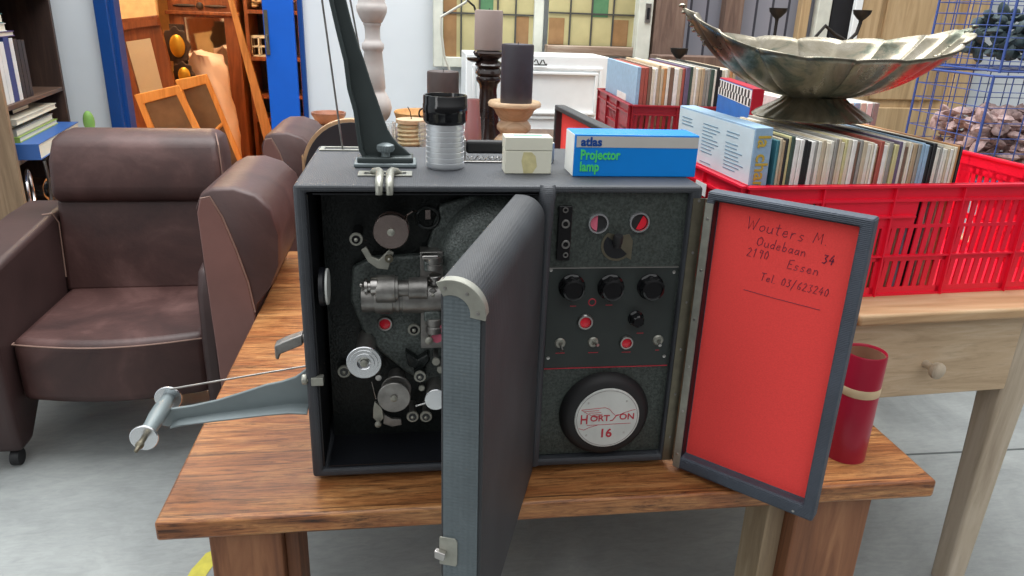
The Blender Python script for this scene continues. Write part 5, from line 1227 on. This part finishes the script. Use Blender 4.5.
def book(x0, x1, y0, y1, z0, z1, col, label, grp, spine='x'):
    c = BM @ V(((x0+x1)/2, (y0+y1)/2, z0)); o = thing('book', label, 'book', c, grp)
    t = .003
    if spine == 'x':   # standing, spine towards +x
        m_ = bb_(x0, x1, y0, y0+t, z0, z1); n_ = bb_(x0, x1, y1-t, y1, z0, z1); m_.add(n_.v, n_.f); n_ = bb_(x1-t, x1, y0+t, y1-t, z0, z1); m_.add(n_.v, n_.f)
        pg = bb_(x0+.003, x1-t, y0+t, y1-t, z0+.003, z1-.004)
    else:              # lying flat
        m_ = bb_(x0, x1, y0, y1, z0, z0+t); n_ = bb_(x0, x1, y0, y1, z1-t, z1); m_.add(n_.v, n_.f); n_ = bb_(x0, x1, y0, y0+t, z0+t, z1-t); m_.add(n_.v, n_.f)
        pg = bb_(x0+.003, x1-.004, y0+t, y1-.004, z0+t, z1-t)
    m_.build('cover', BKM[col], o); pg.build('pages', K['cream_card'], o)
z = .885
for (y0, y1, h, col) in ((.02, .055, .20, 'grey'), (.06, .10, .225, 'white'), (.104, .15, .23, 'white'), (.155, .215, .245, 'navy'), (.22, .262, .24, 'white'), (.27, .31, .235, 'black'), (.315, .36, .23, 'black'), (.364, .40, .228, 'black')):
    book(-.20, -.02, y0, y1, z, z+h, col, '%s book standing on the upper bookcase shelf, %s from the near end' % (col, ordinal(1+[.02, .06, .104, .155, .22, .27, .315, .364].index(y0))), 'books standing on the upper shelf')
zz_ = z+.2465
for (h, col, y1, lb) in ((.02, 'purple', .30, 'purple book lying across the standing books'), (.03, 'white', .22, 'white book lying on the purple book'), (.035, 'teal', .2, 'teal book lying on the white book near the top left')):
    book(-.26, -.02, .02, y1, zz_, zz_+h, col, lb, 'books lying on the standing books', 'z'); zz_ += h+.0008
z = .675
for (h, col, y0, y1, x1, lb) in ((.062, 'blue', .03, .66, .10, 'large thick blue book at the bottom of the lying stack'), (.022, 'green', .06, .60, .03, 'lime green book second from the bottom of the lying stack'), (.026, 'grey', .07, .58, .02, 'grey book in the middle of the lying stack'),
                                 (.018, 'dark green', .08, .56, .0, 'thin dark green book high in the lying stack'), (.022, 'cream', .06, .62, .03, 'cream book near the top of the lying stack'), (.020, 'black', .2, .42, -.02, 'small black book topmost on the lying stack')):
    book(-.26, x1-.03, y0, y1, z, z+h, col, lb, 'books lying on the middle shelf', 'z'); z += h+.0008
c = BM @ V((-.06, .0, .675))
# mint folder, white bowl, metal things
book(-.26, -.02, .005, .018, .886, 1.02, 'mint', 'mint green folder at the near end of the upper shelf', 'books standing on the upper shelf')
cb = BM @ V((.012, -.06, 0))
lz = .40
A = thing('chrome_wheel_rack', 'chrome hoop stand on the lower bookcase shelf', 'stand', BM @ V((-.12, .25, lz)))
mb = MB(); c = BM @ V((-.05, .22, lz+.105)); mb.torus(c, BM.to_3x3() @ V((1, .2, 0)), .09, .009, 40, 8); mb.build('hoop', 'alu', A)
mb = MB(); mb.box(-.2, -.0, .10, .45, lz, lz+.012); mb.xf(BM).build('base', 'steel', A)
mb = MB(); q = [BM @ V((-.04, .44, lz+.01)), BM @ V((-.04, .46, lz+.1)), BM @ V((-.04, .44, lz+.20))]; mb.tube(q, .008, 8); mb.build('lever', 'steel', A)
MB().sphere(BM @ V((-.04, .44, lz+.21)), .016).build('lever_knob', 'black_gloss', A)
A = thing('steel_canister', 'polished steel canister lying on the lower bookcase shelf', 'canister', BM @ V((-.16, .55, lz)))
MB().cyl(BM @ V((-.27, .58, lz+.055)), BM @ V((-.05, .50, lz+.055)), .055).build('canister_body', 'alu', A); MB().cyl(BM @ V((-.052, .502, lz+.055)), BM @ V((-.04, .498, lz+.055)), .04).build('canister_cap', 'black_gloss', A)
# cactus behind the armchair
p_ = aty(90, 128, 2.55)
A = thing('potted_cactus', 'small green cactus peeking over the armchair by the bookcase', 'cactus', (p_.x, 2.55, 0))
zc9 = aty(90, 125, 2.55).z
MB().lathe([(.05, 0), (.06, zc9-.03), (.065, zc9-.02), (.05, zc9-.02), (.0001, zc9-.03)], (p_.x, 2.55, 0), (0, 0, 1), 28).build('tall_pot', 'white_card', A)
MB().sphere((p_.x, 2.55, zc9+.015), .03, 20, (.8, .8, 1.6)).build('stem', plain('cactus_green', srgb(110, 150, 70), .6), A)

# ------------------------------------------------------------------ warm room seen through the doorway
def pq(y, pts): return [(aty(u, v, y).x, aty(u, v, y).z) for u, v in pts]
def lerp2(a, b, t): return (a[0]+(b[0]-a[0])*t, a[1]+(b[1]-a[1])*t)
def ring_quad(outer, inner, y, th, par, nm, mat, bev=.004):
    m_ = MB(); a = [V((x, y, z)) for x, z in outer]; b9 = [V((x, y, z)) for x, z in inner]; a2 = [p9+V((0, th, 0)) for p9 in a]; b2_ = [p9+V((0, th, 0)) for p9 in b9]
    fs_ = []
    for i in range(4):
        j = (i+1) % 4; fs_ += [(i, j, 4+j, 4+i), (8+i, 12+i, 12+j, 8+j), (i, 8+i, 8+j, j), (4+i, 4+j, 12+j, 12+i)]
    m_.add(a+b9+a2+b2_, fs_); return m_.build(nm, mat, par, bevel=bev)
# wardrobe with mirrored door
y = 5.6
W1 = thing('mirrored_wardrobe', 'mahogany wardrobe door with large mirror and carved crest in the warm room', 'wardrobe', (-1.3, y, 0))
xa, xb9 = aty(168, 10, y).x, aty(240, 110, y).x+.05
MB().box(xa, xb9, y+.04, y+.5, 0, 2.2).build('carcass', 'mahogany', W1)
zt9 = 2.15; zm = aty(205, 18, y).z; zl9 = .12
ix0, ix1 = xa+.11, xb9-.11
ring_quad([(xa, .02), (xb9, .02), (xb9, zt9), (xa, zt9)], [(ix0, zl9), (ix1, zl9), (ix1, zm), (ix0, zm)], y, .04, W1, 'door_frame', 'mahogany')
MB().box(ix0, ix1, y+.02, y+.03, zl9, zm).build('mirror', 'mirror', W1)
MB().box(xa-.02, xb9+.02, y-.03, y, zm+.02, zm+.05).build('moulding', 'mahogany', W1, bevel=.006)
c = aty(200, 6, y); mb = MB(); mb.sphere((c.x, y-.01, c.z), .03, 14, (1, .4, 1)); mb.sphere((c.x-.12, y-.008, c.z), .09, 14, (1, .12, .14)); mb.sphere((c.x+.12, y-.008, c.z), .09, 14, (1, .12, .14)); mb.build('carved_crest', 'dark_wood', W1)
# left cabinet with leaning glazed door
y = 4.7
W2 = thing('glazed_cabinet_door', 'reddish mahogany door with glass pane leaning at the left of the warm room', 'door', (-1.7, y, 0))
o_ = pq(y, [(118, 18), (158, 14), (182, 108), (140, 140)]); 
o_ = pq(y, [(112, 20), (157, 15), (186, 128), (146, 180)])
i_ = pq(y, [(124, 42), (150, 38), (170, 118), (148, 128)])
ring_quad(o_, i_, y, .04, W2, 'door_frame', 'mahogany')
mb = MB(); mb.prism(i_, (0, y+.02, 0), (1, 0, 0), (0, 0, 1), (0, 1, 0), .006); mb.build('glass_pane', 'mirror', W2)
mb = MB(); mb.prism(pq(y, [(112, 24), (158, 19), (160, 25), (113, 31)]), (0, y-.03, 0), (1, 0, 0), (0, 0, 1), (0, 1, 0), .035); mb.build('cornice', 'mahogany', W2)
a_ = pq(y, [(120, 0)])[0]
A = tag(MB().box(-3.0, aty(155, 0, 5.3).x, 5.3, 5.35, 0, 2.6).build('beadboard_screen', 'wall_warm', loc=(-2.2, 5.2, 0)), 'cream panelled screen at the upper left of the warm room', 'screen')
mb = MB()
for i in range(12): mb.box(-3.0+i*.08, -3.0+i*.08+.006, 5.294, 5.3, 0, 2.6)
mb.build('groove_battens', 'tape', A)
# two pine glazed frames leaning in front
for (y, oo, lb) in ((4.1, [(134, 95), (178, 85), (200, 130), (156, 150)], 'orange pine glazed frame, left of the two before the wardrobe'), (4.25, [(175, 80), (206, 74), (236, 146), (202, 160)], 'orange pine glazed frame, right of the two before the wardrobe')):
    o_ = pq(y, oo); cx_ = sum(p9[0] for p9 in o_)/4; cz_ = sum(p9[1] for p9 in o_)/4
    # extend the lower corners to the floor along the frame's sides
    def ext(a, b9): t_ = (0.0-a[1])/(b9[1]-a[1]); return (a[0]+(b9[0]-a[0])*t_, 0.002)
    lo0, lo1 = ext(o_[0], o_[3]), ext(o_[1], o_[2])
    o_ = [o_[0], o_[1], lo1, lo0]
    f_ = thing('leaning_window', lb, 'window frame', (cx_, y, 0))
    t1, t2 = .10, .9
    ii = [lerp2(lerp2(o_[0], o_[3], .09), lerp2(o_[1], o_[2], .07), .13), lerp2(lerp2(o_[0], o_[3], .07), lerp2(o_[1], o_[2], .07), .87), lerp2(lerp2(o_[0], o_[3], .9), lerp2(o_[1], o_[2], .9), .87), lerp2(lerp2(o_[0], o_[3], .9), lerp2(o_[1], o_[2], .9), .13)]
    ring_quad(o_, ii, y, .03, f_, 'frame_rail', 'pine_orange')
    mb = MB(); mb.prism(ii, (0, y+.015, 0), (1, 0, 0), (0, 0, 1), (0, 1, 0), .004); mb.build('glass_pane', plain('dusky_glass', (.20, .13, .08), .08), f_)
    l0, l1 = lerp2(ii[0], ii[3], .55), lerp2(ii[1], ii[2], .38)
    mb = MB(); mb.tube([(l0[0], y+.01, l0[1]), (l1[0], y+.01, l1[1])], .012, 8); mb.build('glazing_bar', 'pine_orange', f_)
# carved frames with gilt ovals
for (u, v, ru, rv, lb) in ((176, 46, 10, 13, 'dark carved frame around a gilt oval, upper of the two'), (183, 75, 8, 9, 'dark carved frame around a gilt oval, lower of the two')):
    y = 4.9 if v < 60 else 4.85; c = aty(u, v, y); a9 = pxm(u, v, y, ru); b9 = pxm(u, v, y, rv)
    f_ = thing('gilt_oval_frame', lb, 'picture frame', (c.x, y, c.z), 'carved frames with gilt ovals')
    pts = [(c.x+a9*1.25*(1+.08*math.cos(8*t))*math.cos(t), c.z+b9*1.35*(1+.08*math.cos(8*t))*math.sin(t)) for t in [2*math.pi*i/64 for i in range(64)]]
    MB().prism(pts, (0, y, 0), (1, 0, 0), (0, 0, 1), (0, 1, 0), .03).build('carved_frame', 'dark_wood', f_, bevel=.004)
    MB().sphere((c.x+.01, y-.003, c.z), 1, 24, (a9*.75, .02, b9*.85)).build('gilt_relief', 'gold', f_)
c = aty(180, 60, 4.93)
tag(MB().box(c.x-.05, c.x+.05, 4.935, 4.96, 0, c.z+.25).build('frame_backboard', 'dark_wood', loc=(c.x, 4.93, 0)), 'narrow dark board carrying the two gilt oval frames', 'board')
# pale cloth bundle
y = 5.15; A = thing('fabric_bundle', 'blush white fabric bundle hanging before the mirrored wardrobe', 'fabric', (aty(215, 100, y).x, y, .0))
mb = MB(); loops = []
for (v, u0_, u1_) in ((52, 196, 202), (56, 185, 222), (66, 184, 227), (78, 190, 229), (92, 201, 231), (108, 206, 234), (122, 216, 238), (136, 222, 240), (150, 226, 240)):
    a = aty(u0_, v, y); b_ = aty(u1_, v, y); cxm = (a.x+b_.x)/2; rx = (b_.x-a.x)/2
    loops.append([V((cxm+rx*(1+.07*math.sin(5*t+v))*math.cos(t), y+.12*(1+.15*math.sin(7*t+v*.3))*math.sin(t), a.z+.015*math.sin(3*t+v))) for t in [2*math.pi*i/48 for i in range(48)]])
lz9 = loops[-1]; cxx = sum(p9.x for p9 in lz9)/48; loops.append([V((cxx+(p9.x-cxx)*1.1, p9.y, .003)) for p9 in lz9])
mb.loft(loops); mb.build('folded_cloth', 'cloth', A, ang=80)
# leaning board
y = 5.0
A = tag(MB().prism([pq(y, [(228, 0)])[0], pq(y, [(233, 0)])[0], (pq(y, [(268, 132)])[0][0]+.10, .003), (pq(y, [(262, 138)])[0][0]+.06, .003)], (0, y, 0), (1, 0, 0), (0, 0, 1), (0, 1, 0), .03).build('leaning_board', 'rough_board', loc=(aty(262, 138, y).x+.08, y, .003)), 'rough pale board leaning between wardrobe and shelf rack', 'board')
A.location = A.location
# shelf rack at right
y = 5.7; xa, xb9 = aty(248, 60, y).x, aty(300, 60, y).x
A = thing('storage_rack', 'brown storage rack with small wares behind the blue door', 'rack', ((xa+xb9)/2, y+.2, 0))
MB().box(xa, xa+.03, y, y+.4, 0, 2.2).build('upright', 'mahogany', A); MB().box(xb9, xb9+.03, y, y+.4, 0, 2.2).build('upright', 'mahogany', A)
MB().box(xa, xb9+.03, y+.4, y+.42, 0, 2.2).build('back_board', 'dark_wood', A)
rz9 = [aty(262, v, y).z for v in (10, 57, 95, 118)]
for z in rz9: MB().box(xa+.03, xb9, y, y+.4, z-.03, z).build('shelf', 'mahogany', A)
lumps('shell_garland', 'heap of cream shells on the top rack shelf', 'shells', xa+.05, xb9-.05, y+.05, y+.3, rz9[0]+.02, rz9[0]+.14, 60, .03, 'tape')
c = aty(247, 56, y-.0); c = aty(253, 50, y+.1)
A = thing('glass_lantern', 'cream framed little lantern on the second rack shelf', 'lantern', (c.x, y+.1, rz9[1]))
mb = MB(); h9, w9 = .16, .06
for sx9 in (-1, 0, 1): 
    mb.box(c.x+.06+sx9*w9-.006, c.x+.06+sx9*w9+.006, y+.05, y+.062, rz9[1], rz9[1]+h9); mb.box(c.x+.06+sx9*w9-.006, c.x+.06+sx9*w9+.006, y+.15, y+.162, rz9[1], rz9[1]+h9)
for zq in (0, .075, h9-.012): mb.box(c.x+.06-w9, c.x+.06+w9, y+.05, y+.062, rz9[1]+zq, rz9[1]+zq+.012); mb.box(c.x+.06-w9, c.x+.06+w9, y+.15, y+.162, rz9[1]+zq, rz9[1]+zq+.012)
mb.box(c.x+.06-w9, c.x+.06+w9, y+.05, y+.162, rz9[1]+h9, rz9[1]+h9+.01)
mb.build('lantern_frame', 'cream_card', A)
o = MB().sphere((xa+.22, y+.2, rz9[2]+.085), .085, 16, (1.2, 1, .95)).build('dark_vase', 'black_matt', loc=(xa+.22, y+.2, rz9[2])); tag(o, 'round black vase on the lower rack shelf', 'vase')

# ------------------------------------------------------------------ lights
sc = bpy.context.scene
wd = bpy.data.worlds.new('world'); sc.world = wd; wd.use_nodes = True
nt = wd.node_tree; bg = nt.nodes['Background']
tc = nt.nodes.new('ShaderNodeTexCoord'); sp = nt.nodes.new('ShaderNodeSeparateXYZ'); nt.links.new(tc.outputs['Generated'], sp.inputs[0])
nt.links.new(ramp(nt, sp.outputs[2], [(0, (.10, .10, .10)), (.25, (.20, .202, .205)), (.65, (1.10, 1.12, 1.13))]), bg.inputs[0]); bg.inputs[1].default_value = 1.15
def area(nm, loc, tgt, size, sy, power, col):
    l = bpy.data.lights.new(nm, 'AREA'); l.shape = 'RECTANGLE'; l.size = size; l.size_y = sy; l.energy = power; l.color = col
    o = bpy.data.objects.new(nm, l); COL.objects.link(o); o.location = loc
    o.rotation_euler = (V(tgt)-V(loc)).to_track_quat('-Z', 'Y').to_euler(); return o
area('skylight', (.3, 1.6, 4.0), (.3, .9, 0), 4.0, 2.5, 200, (.99, 1, 1))
area('shop_window_light', (-3.2, -1.6, 2.4), (.6, .3, .6), 2.4, 2, 52, (1, 1, 1))
for (x, y, z, e) in ((-1.9, 3.7, 2.6, 60), (-1.3, 4.9, 2.6, 60)):
    l = bpy.data.lights.new('warm_lamp', 'POINT'); l.energy = e; l.color = (1, .80, .56); l.shadow_soft_size = .15
    o = bpy.data.objects.new('warm_lamp', l); COL.objects.link(o); o.location = (x, y, z)

# ------------------------------------------------------------------ camera object
cam = bpy.data.cameras.new('camera'); co = bpy.data.objects.new('camera', cam); COL.objects.link(co)
cam.sensor_width = 36; cam.lens = F/1024*36; cam.clip_start = .02; cam.clip_end = 50
X = Mcam.col[0]; Yv = Mcam.col[1]; Z = Mcam.col[2]
mw = Matrix((X, Z, -Yv)).transposed().to_4x4(); mw.translation = CP; co.matrix_world = mw
sc.camera = co
sc.view_settings.view_transform = 'Standard'; sc.view_settings.look = 'None'; sc.view_settings.gamma = 1
sc.view_settings.use_curve_mapping = False; sc.view_settings.exposure = 0.15
